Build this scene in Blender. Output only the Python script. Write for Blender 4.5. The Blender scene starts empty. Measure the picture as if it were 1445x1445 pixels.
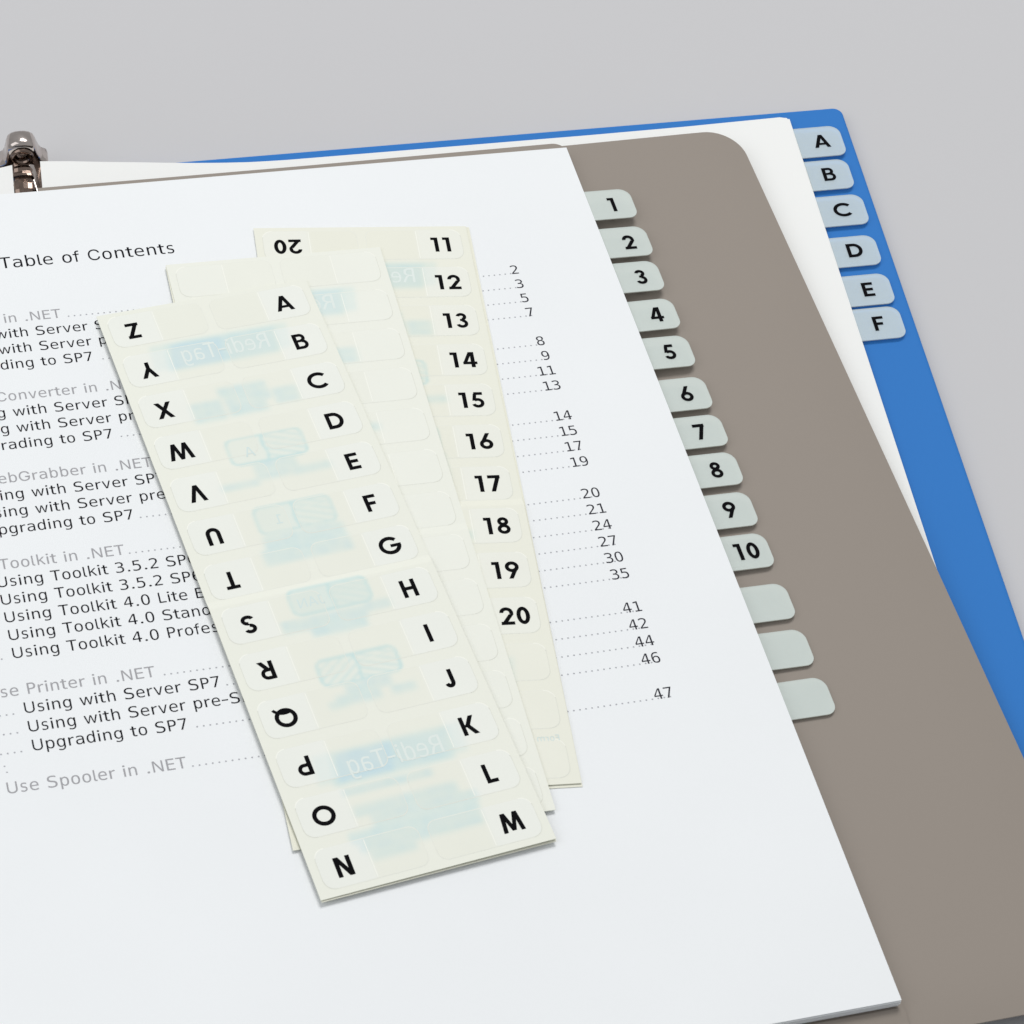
import bpy, math, random
import numpy as np
from mathutils import Matrix, Vector, Euler

random.seed(4)
S = bpy.context.scene
COL = S.collection
MM = 0.001

# ------------------------------------------------------------------ frames
# World: millimetres / 1000, z up = normal of the blue cover, origin at the
# cover's far right corner.  The page block hangs from the rings and slopes
# a little against the cover, so it has a frame of its own.
CORNER = Vector((93.1, 13.51, -6.0))
TILT = Matrix(((0.9896768, -0.0997048, 0.1029501),
               (0.1002374, 0.9949636, 0.0),
               (-0.1024316, 0.0103194, 0.9946865)))


def page_frame(x, y, z):
    return (TILT @ (Vector((x, y, z)) - CORNER)) * MM


def cover_frame(x, y, z):
    return Vector((x, y, z)) * MM


# ------------------------------------------------------------------ camera
cam = bpy.data.cameras.new('camera')
cam.sensor_width = 36.0
cam.lens = 3778.05 / 1445 * 36.0
cam.clip_start = 0.05
cam.clip_end = 60.0
cam_ob = bpy.data.objects.new('camera', cam)
COL.objects.link(cam_ob)
rot = TILT @ Euler((0.6733, -0.1541, -0.2706), 'XYZ').to_matrix()
rot = rot.to_quaternion().to_matrix()
mw = rot.to_4x4()
mw.translation = page_frame(-245.88, -518.37, 530.66)
cam_ob.matrix_world = mw
S.camera = cam_ob
cam.dof.use_dof = True
cam.dof.focus_distance = 0.76
cam.dof.aperture_fstop = 90.0

# ------------------------------------------------------------------ studio light
world = bpy.data.worlds.new('World')
S.world = world
world.use_nodes = True
bg = world.node_tree.nodes['Background']
bg.inputs[0].default_value = (0.97, 0.985, 1.0, 1)
bg.inputs[1].default_value = 0.40


def softbox(name, loc, aim, sx, sy, watts, col):
    l = bpy.data.lights.new(name, 'AREA')
    l.shape = 'RECTANGLE'
    l.size = sx
    l.size_y = sy
    l.energy = watts
    l.color = col
    o = bpy.data.objects.new(name, l)
    COL.objects.link(o)
    o.location = loc
    d = Vector(aim) - Vector(loc)
    o.rotation_euler = d.to_track_quat('-Z', 'Y').to_euler()
    return o


softbox('key_softbox', (0.34, 1.15, 2.30), (-0.16, -0.16, 0), 1.2, 0.9, 41.0, (1.0, 0.985, 0.965))
softbox('fill_softbox', (-1.1, -0.4, 1.2), (-0.2, -0.15, 0), 1.2, 1.2, 5.0, (0.97, 0.985, 1.0))

S.view_settings.view_transform = 'Standard'
S.view_settings.look = 'None'
S.view_settings.exposure = 0.03
S.view_settings.gamma = 1.0
S.render.engine = 'CYCLES'


# ------------------------------------------------------------------ materials
def lin(c):
    return tuple(((v / 255) / 12.92 if v / 255 <= 0.04045 else ((v / 255 + 0.055) / 1.055) ** 2.4) for v in c)


def mat(name, rgb, rough=0.8, spec=0.3, metal=0.0, alpha=1.0, bump=0.0, bump_scale=900.0,
        vary=0.0, vary_scale=14.0, coat=0.0, attr=None, sss=0.0, transl=0.0):
    m = bpy.data.materials.new(name)
    m.use_nodes = True
    nt = m.node_tree
    b = nt.nodes['Principled BSDF']
    b.inputs['Base Color'].default_value = (*rgb, 1)
    b.inputs['Roughness'].default_value = rough
    b.inputs['Specular IOR Level'].default_value = spec
    b.inputs['Metallic'].default_value = metal
    b.inputs['Alpha'].default_value = alpha
    b.inputs['Coat Weight'].default_value = coat
    geo = nt.nodes.new('ShaderNodeNewGeometry')
    src = None
    if attr:
        a = nt.nodes.new('ShaderNodeAttribute')
        a.attribute_name = attr
        src = a.outputs['Color']
    if vary > 0:
        n = nt.nodes.new('ShaderNodeTexNoise')
        n.inputs['Scale'].default_value = vary_scale
        n.inputs['Detail'].default_value = 5
        nt.links.new(geo.outputs['Position'], n.inputs['Vector'])
        mr = nt.nodes.new('ShaderNodeMapRange')
        mr.inputs['From Min'].default_value = 0.3
        mr.inputs['From Max'].default_value = 0.7
        mr.inputs['To Min'].default_value = 1 - vary
        mr.inputs['To Max'].default_value = 1 + vary
        nt.links.new(n.outputs['Fac'], mr.inputs['Value'])
        mul = nt.nodes.new('ShaderNodeVectorMath')
        mul.operation = 'SCALE'
        if src:
            nt.links.new(src, mul.inputs[0])
        else:
            mul.inputs[0].default_value = rgb
        nt.links.new(mr.outputs['Result'], mul.inputs['Scale'])
        src = mul.outputs['Vector']
    if src:
        nt.links.new(src, b.inputs['Base Color'])
    if bump > 0:
        n2 = nt.nodes.new('ShaderNodeTexNoise')
        n2.inputs['Scale'].default_value = bump_scale
        n2.inputs['Detail'].default_value = 4
        nt.links.new(geo.outputs['Position'], n2.inputs['Vector'])
        bp = nt.nodes.new('ShaderNodeBump')
        bp.inputs['Strength'].default_value = bump
        bp.inputs['Distance'].default_value = 0.0002
        nt.links.new(n2.outputs['Fac'], bp.inputs['Height'])
        nt.links.new(bp.outputs['Normal'], b.inputs['Normal'])
    return m


MAT = {
    'table': mat('studio_sweep', (0.565, 0.565, 0.58), 0.95, 0.05, vary=0.006, vary_scale=2),
    'paper': mat('white_paper', (0.846, 0.870, 0.888), 0.9, 0.12, bump=0.10, bump_scale=1500, vary=0.008, vary_scale=25),
    'paper_warm': mat('warm_white_paper', (0.86, 0.87, 0.86), 0.9, 0.12, bump=0.1, bump_scale=1500, vary=0.006),
    'taupe': mat('taupe_plastic_sheet', (0.286, 0.250, 0.217), 0.55, 0.25, bump=0.06, bump_scale=700, vary=0.015, vary_scale=9),
    'blue': mat('blue_binder_plastic', (0.030, 0.185, 0.545), 0.6, 0.12, bump=0.10, bump_scale=1600, vary=0.01),
    'tab': mat('translucent_tab_film', (0.72, 0.79, 0.76), 0.5, 0.15, alpha=0.68, vary=0.015, vary_scale=60),
    'tab_thin': mat('thin_tab_film', (0.69, 0.80, 0.84), 0.5, 0.15, alpha=0.54, vary=0.01, vary_scale=60),
    'tab_rim': mat('cut_edge_of_tab_film', (0.80, 0.83, 0.76), 0.5, 0.2),
    'ink': mat('black_ink', (0.004, 0.004, 0.005), 0.7, 0.03),
    'ink_text': mat('black_toner', (0.010, 0.010, 0.014), 0.8, 0.02),
    'ink_num': mat('dark_grey_toner', (0.035, 0.035, 0.045), 0.8, 0.02),
    'ink_grey': mat('grey_toner', (0.36, 0.36, 0.38), 0.8, 0.1),
    'ink_dots': mat('dotted_grey_toner', (0.40, 0.41, 0.44), 0.8, 0.1),
    'liner': mat('cream_release_liner', (0.8, 0.8, 0.7), 0.7, 0.15, attr='ink', bump=0.12, bump_scale=500),
    'liner_plain': mat('cream_release_liner_plain', (0.80, 0.80, 0.69), 0.6, 0.25),
    'label': mat('label_film', (0.8, 0.8, 0.8), 0.66, 0.15, attr='ink', vary=0.008, vary_scale=60),
    'diecut_shade': mat('shaded_die_cut_line', (0.73, 0.745, 0.67), 0.6, 0.1),  # cut line, darkened to paint the shade at the label edge
    'diecut_shade_faint': mat('faint_shaded_cut_line', (0.795, 0.81, 0.74), 0.6, 0.1),  # same painted edge shade, close to the liner tone on the inner half
    'diecut_lit_perf': mat('lit_cut_edge_and_perforation', (0.90, 0.91, 0.84), 0.5, 0.2),  # painted lit upper stretch of the cut line; also the pale perforation
    'metal': mat('nickel_plate', (0.58, 0.52, 0.49), 0.14, 0.5, metal=1.0, vary=0.12, vary_scale=300),
    'metal_dark': mat('shade_toned_nickel', (0.24, 0.18, 0.15), 0.16, 0.5, metal=1.0, vary=0.2, vary_scale=500),  # dark tone stands in for dark surroundings the nickel would mirror
}


# ------------------------------------------------------------------ object helpers
def link(name, me, parent=None, **props):
    o = bpy.data.objects.new(name, me)
    COL.objects.link(o)
    if parent is not None:
        o.parent = parent
    for k, v in props.items():
        o[k] = v
    return o


def thing(name, label, category, loc, group=None):
    o = bpy.data.objects.new(name, None)
    COL.objects.link(o)
    o.empty_display_size = 0.005
    o.location = loc
    o['label'] = label
    o['category'] = category
    if group:
        o['group'] = group
    return o


class MB:
    """collects faces in millimetres and links them as one mesh object"""

    def __init__(self, fr):
        self.fr, self.v, self.f, self.m = fr, [], [], []

    def vert(self, x, y, z):
        self.v.append((x, y, z))
        return len(self.v) - 1

    def face(self, ids, mi=0):
        self.f.append(tuple(ids))
        self.m.append(mi)

    def poly(self, pts, z, mi=0):
        zz = z if callable(z) else (lambda a, b: z)
        self.face([self.vert(a, b, zz(a, b)) for a, b in pts], mi)

    def slab(self, pts, z0, z1, mi=0, side=0):
        f0 = z0 if callable(z0) else (lambda a, b: z0)
        f1 = z1 if callable(z1) else (lambda a, b: z1)
        bot = [self.vert(a, b, f0(a, b)) for a, b in pts]
        top = [self.vert(a, b, f1(a, b)) for a, b in pts]
        self.face(top, mi)
        self.face(bot[::-1], mi)
        n = len(pts)
        for i in range(n):
            j = (i + 1) % n
            self.face((bot[i], bot[j], top[j], top[i]), side)

    def build(self, name, mats, parent=None, smooth=False, bevel=0.0, origin=None, **props):
        org = origin
        if org is None:
            org = parent_world(parent) if parent is not None else Vector((0, 0, 0))
        me = bpy.data.meshes.new(name)
        me.from_pydata([tuple(self.fr(*p) - org) for p in self.v], [], self.f)
        for k in (mats if isinstance(mats, (list, tuple)) else [mats]):
            me.materials.append(MAT[k])
        me.polygons.foreach_set('material_index', self.m)
        if smooth:
            me.polygons.foreach_set('use_smooth', [True] * len(self.f))
        me.validate()
        me.update()
        o = link(name, me, parent, **props)
        if parent is None:
            o.location = org
        if bevel:
            bm = o.modifiers.new('bevel', 'BEVEL')
            bm.width = bevel * MM
            bm.segments = 3
            bm.limit_method = 'ANGLE'
            bm.angle_limit = math.radians(50)
        return o


def parent_world(p):
    v = Vector(p.location)
    while p.parent is not None:
        p = p.parent
        v = v + Vector(p.location)
    return v


def rrect(x0, y0, x1, y1, r, seg=7):
    """rounded rectangle, r = radius or (bottom-left, bottom-right, top-right, top-left)"""
    if not isinstance(r, (tuple, list)):
        r = (r, r, r, r)
    out = []
    for (cx, cy, a0), q in zip(((x0, y0, 180), (x1, y0, 270), (x1, y1, 0), (x0, y1, 90)), r):
        if q <= 0:
            out.append((cx, cy))
            continue
        ox = cx + (q if cx == x0 else -q)
        oy = cy + (q if cy == y0 else -q)
        for k in range(seg + 1):
            a = math.radians(a0 + 90 * k / seg)
            out.append((ox + q * math.cos(a), oy + q * math.sin(a)))
    return out


# ------------------------------------------------------------------ drawn lettering (bold geometric capitals)
ST = 0.205
H = ST / 2


def hp(x0, y0, x1, y1, w=ST):
    """slanted bar cut off horizontally at both ends"""
    L = math.hypot(x1 - x0, y1 - y0)
    k = w / 2 * L / abs(y1 - y0)
    return [[(x0 - k, y0), (x0 + k, y0), (x1 + k, y1), (x1 - k, y1)]]


def rc(x0, y0, x1, y1):
    return [[(x0, y0), (x1, y0), (x1, y1), (x0, y1)]]


def arc(cx, cy, rx, ry, a0, a1, n=None, w=ST):
    """rx, ry are the centre line radii"""
    n = n or max(6, int(abs(a1 - a0) / 11))
    out = []
    h = w / 2
    for k in range(n):
        q = []
        for a, s in ((a0 + (a1 - a0) * k / n, 1), (a0 + (a1 - a0) * (k + 1) / n, 1),
                     (a0 + (a1 - a0) * (k + 1) / n, -1), (a0 + (a1 - a0) * k / n, -1)):
            r = math.radians(a)
            q.append((cx + (rx + s * h) * math.cos(r), cy + (ry + s * h) * math.sin(r)))
        out.append(q)
    return out


R5 = 0.5 - H
G = {
    'A': (0.96, [hp(.12, 0, .48, 1), hp(.84, 0, .48, 1), rc(.27, .20, .69, .36)]),
    'B': (0.70, [rc(0, 0, ST, 1), rc(ST, 1 - .18, .37, 1), rc(ST, .45, .40, .61), rc(ST, 0, .41, .18),
                 arc(.37, .725, .185, .185, -90, 90, w=.18), arc(.41, .305, .215, .215, -90, 90, w=.18)]),
    'C': (1.0, [arc(.55, .5, .47, R5 + .02, 42, 318, 26)]),
    'D': (0.86, [rc(0, 0, ST, 1), rc(ST, 1 - ST, .38, 1), rc(ST, 0, .38, ST), arc(.38, .5, .38, R5, -90, 90, 18)]),
    'E': (0.62, [rc(0, 0, ST, 1), rc(ST, 0, .62, .19), rc(ST, .41, .58, .60), rc(ST, .81, .62, 1)]),
    'F': (0.60, [rc(0, 0, ST, 1), rc(ST, .39, .53, .58), rc(ST, .81, .60, 1)]),
    'G': (1.05, [arc(.54, .5, .45, R5 + .02, 42, 358, 28), rc(.56, .385, 1.09, .56)]),
    'H': (0.74, [rc(0, 0, ST, 1), rc(.74 - ST, 0, .74, 1), rc(ST, .41, .74 - ST, .60)]),
    'I': (ST, [rc(0, 0, ST, 1)]),
    'J': (0.52, [rc(.52 - ST, .30, .52, 1), arc(.26, .30, .26 - H, .30 - H, -165, 0, 14)]),
    'K': (0.78, [rc(0, 0, ST, 1), hp(.28, .42, .62, 1), hp(.64, 0, .30, .56)]),
    'L': (0.55, [rc(0, 0, ST, 1), rc(ST, 0, .55, .19)]),
    'M': (1.04, [hp(.10, 0, .22, 1), hp(.94, 0, .82, 1), hp(.52, 0.06, .24, 1, .19), hp(.52, 0.06, .80, 1, .19)]),
    'N': (0.76, [rc(0, 0, ST, 1), rc(.76 - ST, 0, .76, 1), hp(.64, 0, .12, 1)]),
    'O': (1.04, [arc(.52, .5, .52 - H + .01, R5 + .015, 0, 360, 32)]),
    'P': (0.66, [rc(0, 0, ST, 1), rc(ST, .82, .37, 1), rc(ST, .38, .37, .56), arc(.37, .69, .22, .22, -90, 90, w=.18)]),
    'Q': (1.1, [arc(.52, .5, .52 - H + .01, R5 + .015, 0, 360, 32), arc(.50, -.20, .56, .46, 24, 122, 14, .15)]),
    'R': (0.70, [rc(0, 0, ST, 1), rc(ST, .82, .37, 1), rc(ST, .38, .37, .56), arc(.37, .69, .22, .22, -90, 90, w=.18),
                 hp(.60, 0, .33, .42)]),
    'S': (0.66, [arc(.33, .735, .215, .175, 20, 270, 18, .19), arc(.33, .275, .235, .185, -160, 90, 18, .19)]),
    'T': (0.66, [rc(0, .81, .66, 1), rc(.33 - H, 0, .33 + H, .81)]),
    'U': (0.72, [rc(0, .36, ST, 1), rc(.72 - ST, .36, .72, 1), arc(.36, .36, .36 - H, .36 - H, 180, 360, 18)]),
    'V': (0.84, [hp(.42, 0, .10, 1), hp(.42, 0, .74, 1)]),
    'W': (1.22, [hp(.34, 0, .10, 1), hp(.34, 0, .61, 1, .18), hp(.88, 0, .61, 1, .18), hp(.88, 0, 1.12, 1)]),
    'X': (0.82, [hp(.11, 0, .71, 1), hp(.71, 0, .11, 1)]),
    'Y': (0.82, [rc(.41 - H, 0, .41 + H, .46), hp(.41, .40, .11, 1), hp(.41, .40, .71, 1)]),
    'Z': (0.66, [rc(0, 0, .66, .19), rc(0, .81, .66, 1), hp(.13, .10, .53, .90)]),
    '0': (0.64, [arc(.32, .5, .32 - H, R5, 0, 360, 30, .20)]),
    '1': (0.37, [rc(.37 - ST, 0, .37, 1), rc(0, .825, .37 - ST, 1)]),
    '2': (0.66, [arc(.33, .68, .235, .225, -22, 178, 18, .19), hp(.11, .02, .55, .60, .19), rc(.02, 0, .66, .18)]),
    '3': (0.62, [arc(.30, .745, .185, .165, -80, 165, 16, .18), arc(.30, .29, .22, .20, -165, 85, 18, .18),
                 rc(.22, .45, .36, .60)]),
    '4': (0.72, [hp(.10, .30, .42, 1, .18), rc(0, .20, .72, .37), rc(.40, 0, .40 + ST, 1)]),
    '5': (0.62, [rc(.14, .82, .58, 1), hp(.12, .46, .20, .9, .18), arc(.29, .31, .235, .22, -160, 132, 22, .18)]),
    '6': (0.68, [arc(.34, .315, .24, .22, 0, 360, 26, .19), hp(.15, .40, .46, 1, .19)]),
    '7': (0.62, [rc(0, .81, .62, 1), hp(.20, 0, .50, .86)]),
    '8': (0.64, [arc(.32, .745, .18, .165, 0, 360, 24, .18), arc(.32, .29, .225, .20, 0, 360, 26, .18)]),
    '9': (0.68, [arc(.34, .685, .24, .22, 0, 360, 26, .19), hp(.22, 0, .53, .60, .19)]),
}


def lettering(mb, text, cx, cy, cap, z, flip=False, mirror=False, gap=0.25):
    """bars and arcs of each character, centred on (cx, cy); z may be a function"""
    zf = z if callable(z) else (lambda a, b: z)
    if '1' not in text:
        gap = 0.13
    tot = sum(G[c][0] for c in text) + gap * (len(text) - 1)
    x = -tot / 2
    k = 0
    for c in text:
        w, strokes = G[c]
        for grp in strokes:
            k += 1
            for poly in grp:
                q = []
                for a, b in poly:
                    px, py = (x + a) * cap, (b - .5) * cap
                    if mirror:
                        px = -px
                    if flip:
                        px, py = -px, -py
                    q.append((cx + px, cy + py))
                if flip != flip or mirror:
                    q = q[::-1]
                mb.face([mb.vert(a, b, zf(a, b) + 0.004 * k) for a, b in q])
        x += w + gap


# ------------------------------------------------------------------ set text
# outlines of a plain sans serif: advance, points (x, y, x, y, ...), triangles
GLYPHS = {
    '-': [453,[337,244,337,188,114,188,114,244],[2,0,3,2,1,0]],
    '.': [188,[95,-4,83,-3,73,1,63,9,55,18,51,29,50,41,51,53,55,64,63,73,73,81,83,85,95,87,107,85,118,81,128,73,135,64,140,53,141,41,140,29,135,18,128,9,118,1,107,-3],[11,13,12,10,13,11,10,14,13,10,15,14,9,15,10,8,15,9,8,16,15,7,16,8,7,17,16,6,17,7,6,18,17,5,18,6,5,19,18,4,19,5,4,20,19,3,20,4,3,21,20,2,21,3,2,22,21,1,22,2,1,23,22,0,23,1]],
    'A': [429,[214,458,140,192,289,192,172,520,257,520,416,0,344,0,305,135,123,135,86,0,13,0],[10,0,3,0,4,3,0,5,4,10,1,0,2,5,0,10,8,1,8,2,1,8,7,2,7,5,2,10,9,8,6,5,7]],
    'C': [510,[267,-7,225,-3,186,7,150,25,119,49,92,79,70,115,53,157,44,203,40,254,44,305,53,352,70,393,92,429,119,459,150,484,186,501,225,512,267,516,293,514,317,511,340,504,362,496,383,485,402,471,419,456,435,438,448,418,459,397,467,373,473,348,408,348,404,365,397,380,389,395,380,407,369,418,357,428,344,437,330,444,315,449,300,453,284,455,267,456,237,453,209,445,184,432,161,414,141,391,125,364,113,332,106,295,103,254,106,213,113,177,125,145,141,117,161,94,184,76,210,63,237,56,267,53,284,54,300,56,315,60,330,65,344,72,357,81,369,90,380,102,389,114,397,128,404,144,408,160,473,160,467,135,459,112,448,91,435,71,420,53,402,38,383,24,363,13,341,5,317,-2,293,-6],[17,19,18,17,20,19,16,20,17,16,21,20,16,22,21,15,22,16,15,23,22,15,24,23,14,24,15,14,25,24,13,44,14,44,43,14,43,25,14,42,25,43,42,26,25,41,26,42,13,45,44,40,26,41,39,26,40,13,46,45,38,26,39,38,27,26,37,27,38,13,47,46,12,47,13,36,27,37,35,27,36,35,28,27,12,48,47,34,28,35,34,29,28,33,29,34,11,48,12,11,49,48,32,29,33,32,30,29,31,30,32,11,50,49,10,50,11,10,51,50,9,51,10,9,52,51,8,52,9,8,53,52,8,54,53,7,54,8,7,55,54,72,74,73,72,75,74,6,55,7,6,56,55,71,75,72,71,76,75,70,76,71,6,57,56,5,57,6,69,76,70,69,77,76,68,77,69,5,58,57,68,78,77,67,78,68,66,78,67,4,58,5,4,59,58,65,78,66,65,79,78,64,79,65,4,60,59,63,79,64,62,79,63,4,61,60,61,79,62,61,80,79,4,80,61,3,80,4,3,81,80,2,81,3,2,82,81,2,83,82,1,83,2,1,84,83,1,85,84,0,85,1]],
    'E': [429,[69,520,377,520,377,461,139,461,139,307,367,307,367,248,139,248,139,59,384,59,384,0,69,0],[11,3,0,3,1,0,3,2,1,11,4,3,11,7,4,7,5,4,7,6,5,11,8,7,11,9,8,11,10,9]],
    'F': [429,[81,520,387,520,387,461,152,461,152,307,365,307,365,248,152,248,152,0,81,0],[9,3,0,3,1,0,3,2,1,9,4,3,9,7,4,7,5,4,7,6,5,9,8,7]],
    'G': [520,[269,-7,225,-3,185,7,149,25,118,49,91,79,69,116,53,157,43,203,40,254,43,305,53,352,69,393,91,429,117,459,149,484,184,501,223,512,265,516,291,514,316,510,340,504,363,494,384,483,403,469,421,453,436,436,449,416,460,395,468,373,474,349,408,349,402,365,395,379,387,393,378,406,368,417,356,427,344,436,330,443,315,448,300,453,283,455,265,456,236,453,209,445,183,432,160,414,141,392,125,364,113,332,106,295,103,254,106,213,113,177,125,145,141,117,161,95,184,76,210,63,238,56,269,53,296,55,322,61,345,71,365,85,382,102,396,123,407,147,413,173,415,202,434,199,283,199,283,256,478,256,478,200,475,160,466,124,451,91,431,62,406,38,377,19,344,5,308,-4],[17,19,18,17,20,19,16,20,17,16,21,20,16,22,21,15,22,16,15,23,22,14,23,15,14,24,23,14,25,24,13,44,14,44,43,14,43,25,14,42,25,43,41,25,42,41,26,25,13,45,44,40,26,41,39,26,40,13,46,45,38,26,39,38,27,26,37,27,38,13,47,46,12,47,13,36,27,37,35,27,36,35,28,27,12,48,47,34,28,35,34,29,28,11,48,12,33,29,34,11,49,48,32,29,33,32,30,29,31,30,32,11,50,49,10,50,11,10,51,50,9,51,10,9,52,51,72,74,73,72,70,74,70,75,74,8,52,9,8,53,52,8,54,53,7,54,8,72,69,70,71,75,70,71,76,75,69,71,72,69,76,71,7,55,54,68,76,69,68,77,76,6,55,7,67,77,68,6,56,55,67,78,77,66,78,67,6,57,56,5,57,6,65,78,66,5,58,57,65,79,78,64,79,65,4,58,5,4,59,58,63,79,64,4,60,59,63,80,79,62,80,63,4,61,60,61,80,62,4,80,61,3,80,4,3,81,80,2,81,3,2,82,81,1,82,2,1,83,82,0,83,1]],
    'J': [429,[38,21,38,103,59,86,81,72,103,61,126,53,150,49,173,47,203,50,226,59,243,73,254,95,260,127,263,170,263,461,130,461,130,520,333,520,333,170,329,110,317,64,296,31,266,8,225,-6,173,-10,151,-9,129,-7,107,-2,85,4,62,11],[15,17,16,15,14,17,14,18,17,13,18,14,12,18,13,12,19,18,11,19,12,11,20,19,0,2,1,10,20,11,0,3,2,9,20,10,0,4,3,9,21,20,0,5,4,8,21,9,0,6,5,7,21,8,0,7,6,0,21,7,0,22,21,29,22,0,28,22,29,28,23,22,27,23,28,26,23,27,26,24,23,25,24,26]],
    'L': [429,[75,520,146,520,146,59,397,59,397,0,75,0],[5,1,0,5,2,1,5,3,2,5,4,3]],
    'N': [523,[60,0,60,509,136,509,343,183,349,174,355,163,363,151,371,137,379,122,388,107,396,90,405,73,414,55,405,54,403,72,402,90,401,108,400,126,399,142,399,157,399,171,399,184,399,195,399,509,463,509,463,0,387,0,202,290,194,303,186,317,177,331,168,346,159,363,148,381,136,402,123,425,108,452,119,454,120,429,121,406,122,384,123,363,124,345,124,328,125,313,125,301,125,291,125,0],[0,36,1,36,2,1,36,37,2,37,3,2,22,24,23,22,25,24,38,3,37,0,38,36,38,35,36,0,39,38,35,3,38,34,3,35,0,40,39,33,3,34,0,41,40,32,3,33,0,42,41,31,3,32,30,3,31,0,43,42,29,3,30,0,44,43,28,3,29,0,45,44,27,3,28,0,46,45,0,47,46,26,3,27,21,25,22,20,25,21,26,4,3,26,5,4,19,25,20,26,6,5,18,25,19,26,7,6,17,25,18,26,8,7,16,25,17,26,9,8,15,25,16,26,10,9,14,11,15,11,25,15,26,14,10,14,11,10,12,25,11,26,13,14,13,25,12,26,25,13]],
    'P': [429,[139,462,139,267,220,267,251,270,276,278,296,292,312,312,321,336,324,365,321,393,312,417,297,436,276,451,251,459,220,462,69,520,220,520,274,515,318,502,352,480,377,450,392,411,397,365,392,317,377,279,353,248,318,226,274,213,220,209,139,209,139,0,69,0],[31,0,15,0,16,15,0,17,16,0,18,17,0,19,18,0,14,19,14,20,19,31,1,0,13,20,14,12,20,13,11,20,12,11,21,20,10,21,11,9,21,10,9,22,21,8,22,9,7,22,8,7,23,22,6,23,7,6,24,23,5,24,6,4,24,5,4,25,24,3,25,4,2,25,3,31,29,1,29,2,1,29,25,2,29,26,25,29,27,26,29,28,27,31,30,29]],
    'R': [429,[265,245,282,239,297,231,311,219,325,202,341,176,359,142,429,0,354,0,292,131,275,164,258,188,244,204,228,213,209,218,188,220,120,220,120,0,50,0,50,520,195,520,247,516,291,503,326,481,351,452,366,414,372,369,368,337,359,309,343,285,322,266,296,253,120,462,120,278,197,278,228,280,253,288,273,300,286,318,295,341,297,369,294,397,286,420,271,438,251,451,225,459,195,462],[18,32,19,32,20,19,32,21,20,32,22,21,32,23,22,32,46,23,46,24,23,18,33,32,45,24,46,44,24,45,44,25,24,43,25,44,42,25,43,41,25,42,41,26,25,40,26,41,39,26,40,39,27,26,38,27,39,38,28,27,37,28,38,37,29,28,36,29,37,35,29,36,35,30,29,34,30,35,18,16,33,16,34,33,16,30,34,16,31,30,16,0,31,16,1,0,16,2,1,16,15,2,15,3,2,18,17,16,14,3,15,14,4,3,13,4,14,12,4,13,11,4,12,11,5,4,10,5,11,10,6,5,9,6,10,9,7,6,8,7,9]],
    'S': [429,[352,502,352,431,331,443,310,454,288,462,267,468,245,471,223,472,192,470,166,462,144,449,128,432,119,411,116,386,118,365,124,348,135,334,151,323,175,312,205,304,242,295,287,282,322,264,349,242,367,214,379,181,382,142,377,97,362,59,336,29,301,7,256,-6,203,-10,178,-9,154,-7,129,-2,105,4,80,12,55,21,55,96,81,81,106,68,131,59,155,52,179,48,203,47,236,50,263,58,286,71,302,89,312,111,315,138,313,161,306,181,295,197,278,210,254,220,224,229,186,237,142,250,107,267,81,287,63,311,52,341,48,376,54,419,69,456,95,487,130,511,171,525,220,529,240,528,261,526,283,522,305,517,328,510],[69,71,70,69,72,71,69,73,72,68,73,69,68,74,73,68,75,74,67,75,68,67,0,75,67,6,0,6,5,0,5,4,0,4,3,0,3,2,0,2,1,0,66,8,67,8,7,67,7,6,67,66,9,8,66,10,9,65,10,66,65,11,10,65,12,11,64,12,65,64,13,12,64,14,13,63,14,64,63,15,14,63,16,15,62,16,63,62,17,16,62,18,17,62,19,18,61,19,62,61,20,19,61,21,20,60,21,61,60,22,21,59,22,60,59,23,22,58,23,59,58,24,23,57,24,58,56,24,57,55,24,56,55,25,24,54,25,55,53,25,54,52,25,53,52,26,25,51,26,52,51,27,26,50,27,51,49,27,50,49,28,27,38,40,39,48,28,49,38,41,40,47,28,48,38,42,41,38,43,42,47,29,28,46,29,47,38,44,43,45,29,46,38,45,44,38,29,45,38,30,29,37,30,38,36,30,37,36,31,30,35,31,36,34,31,35,34,32,31,33,32,34]],
    'T': [429,[16,520,413,520,413,461,250,461,250,0,180,0,180,461,16,461],[7,1,0,7,2,1,6,2,7,5,3,6,3,2,6,5,4,3]],
    'U': [517,[259,-8,220,-6,186,2,154,15,126,33,103,55,85,80,71,108,63,140,60,173,60,509,124,509,124,178,126,155,132,133,141,113,153,95,169,80,187,68,208,59,232,53,259,52,285,53,309,59,331,68,349,80,364,95,377,113,385,133,391,155,393,178,393,509,457,509,457,173,454,140,446,108,433,80,414,55,391,33,363,15,332,2,297,-6],[9,11,10,9,12,11,30,32,31,30,33,32,9,13,12,29,33,30,8,13,9,29,34,33,8,14,13,28,34,29,7,14,8,28,35,34,27,35,28,7,15,14,7,16,15,26,35,27,6,16,7,26,36,35,6,17,16,25,36,26,6,18,17,24,36,25,5,18,6,24,37,36,5,19,18,23,37,24,5,20,19,22,37,23,22,38,37,4,20,5,4,21,20,21,38,22,4,38,21,3,38,4,3,39,38,2,39,3,2,40,39,1,40,2,1,41,40,0,41,1]],
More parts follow.
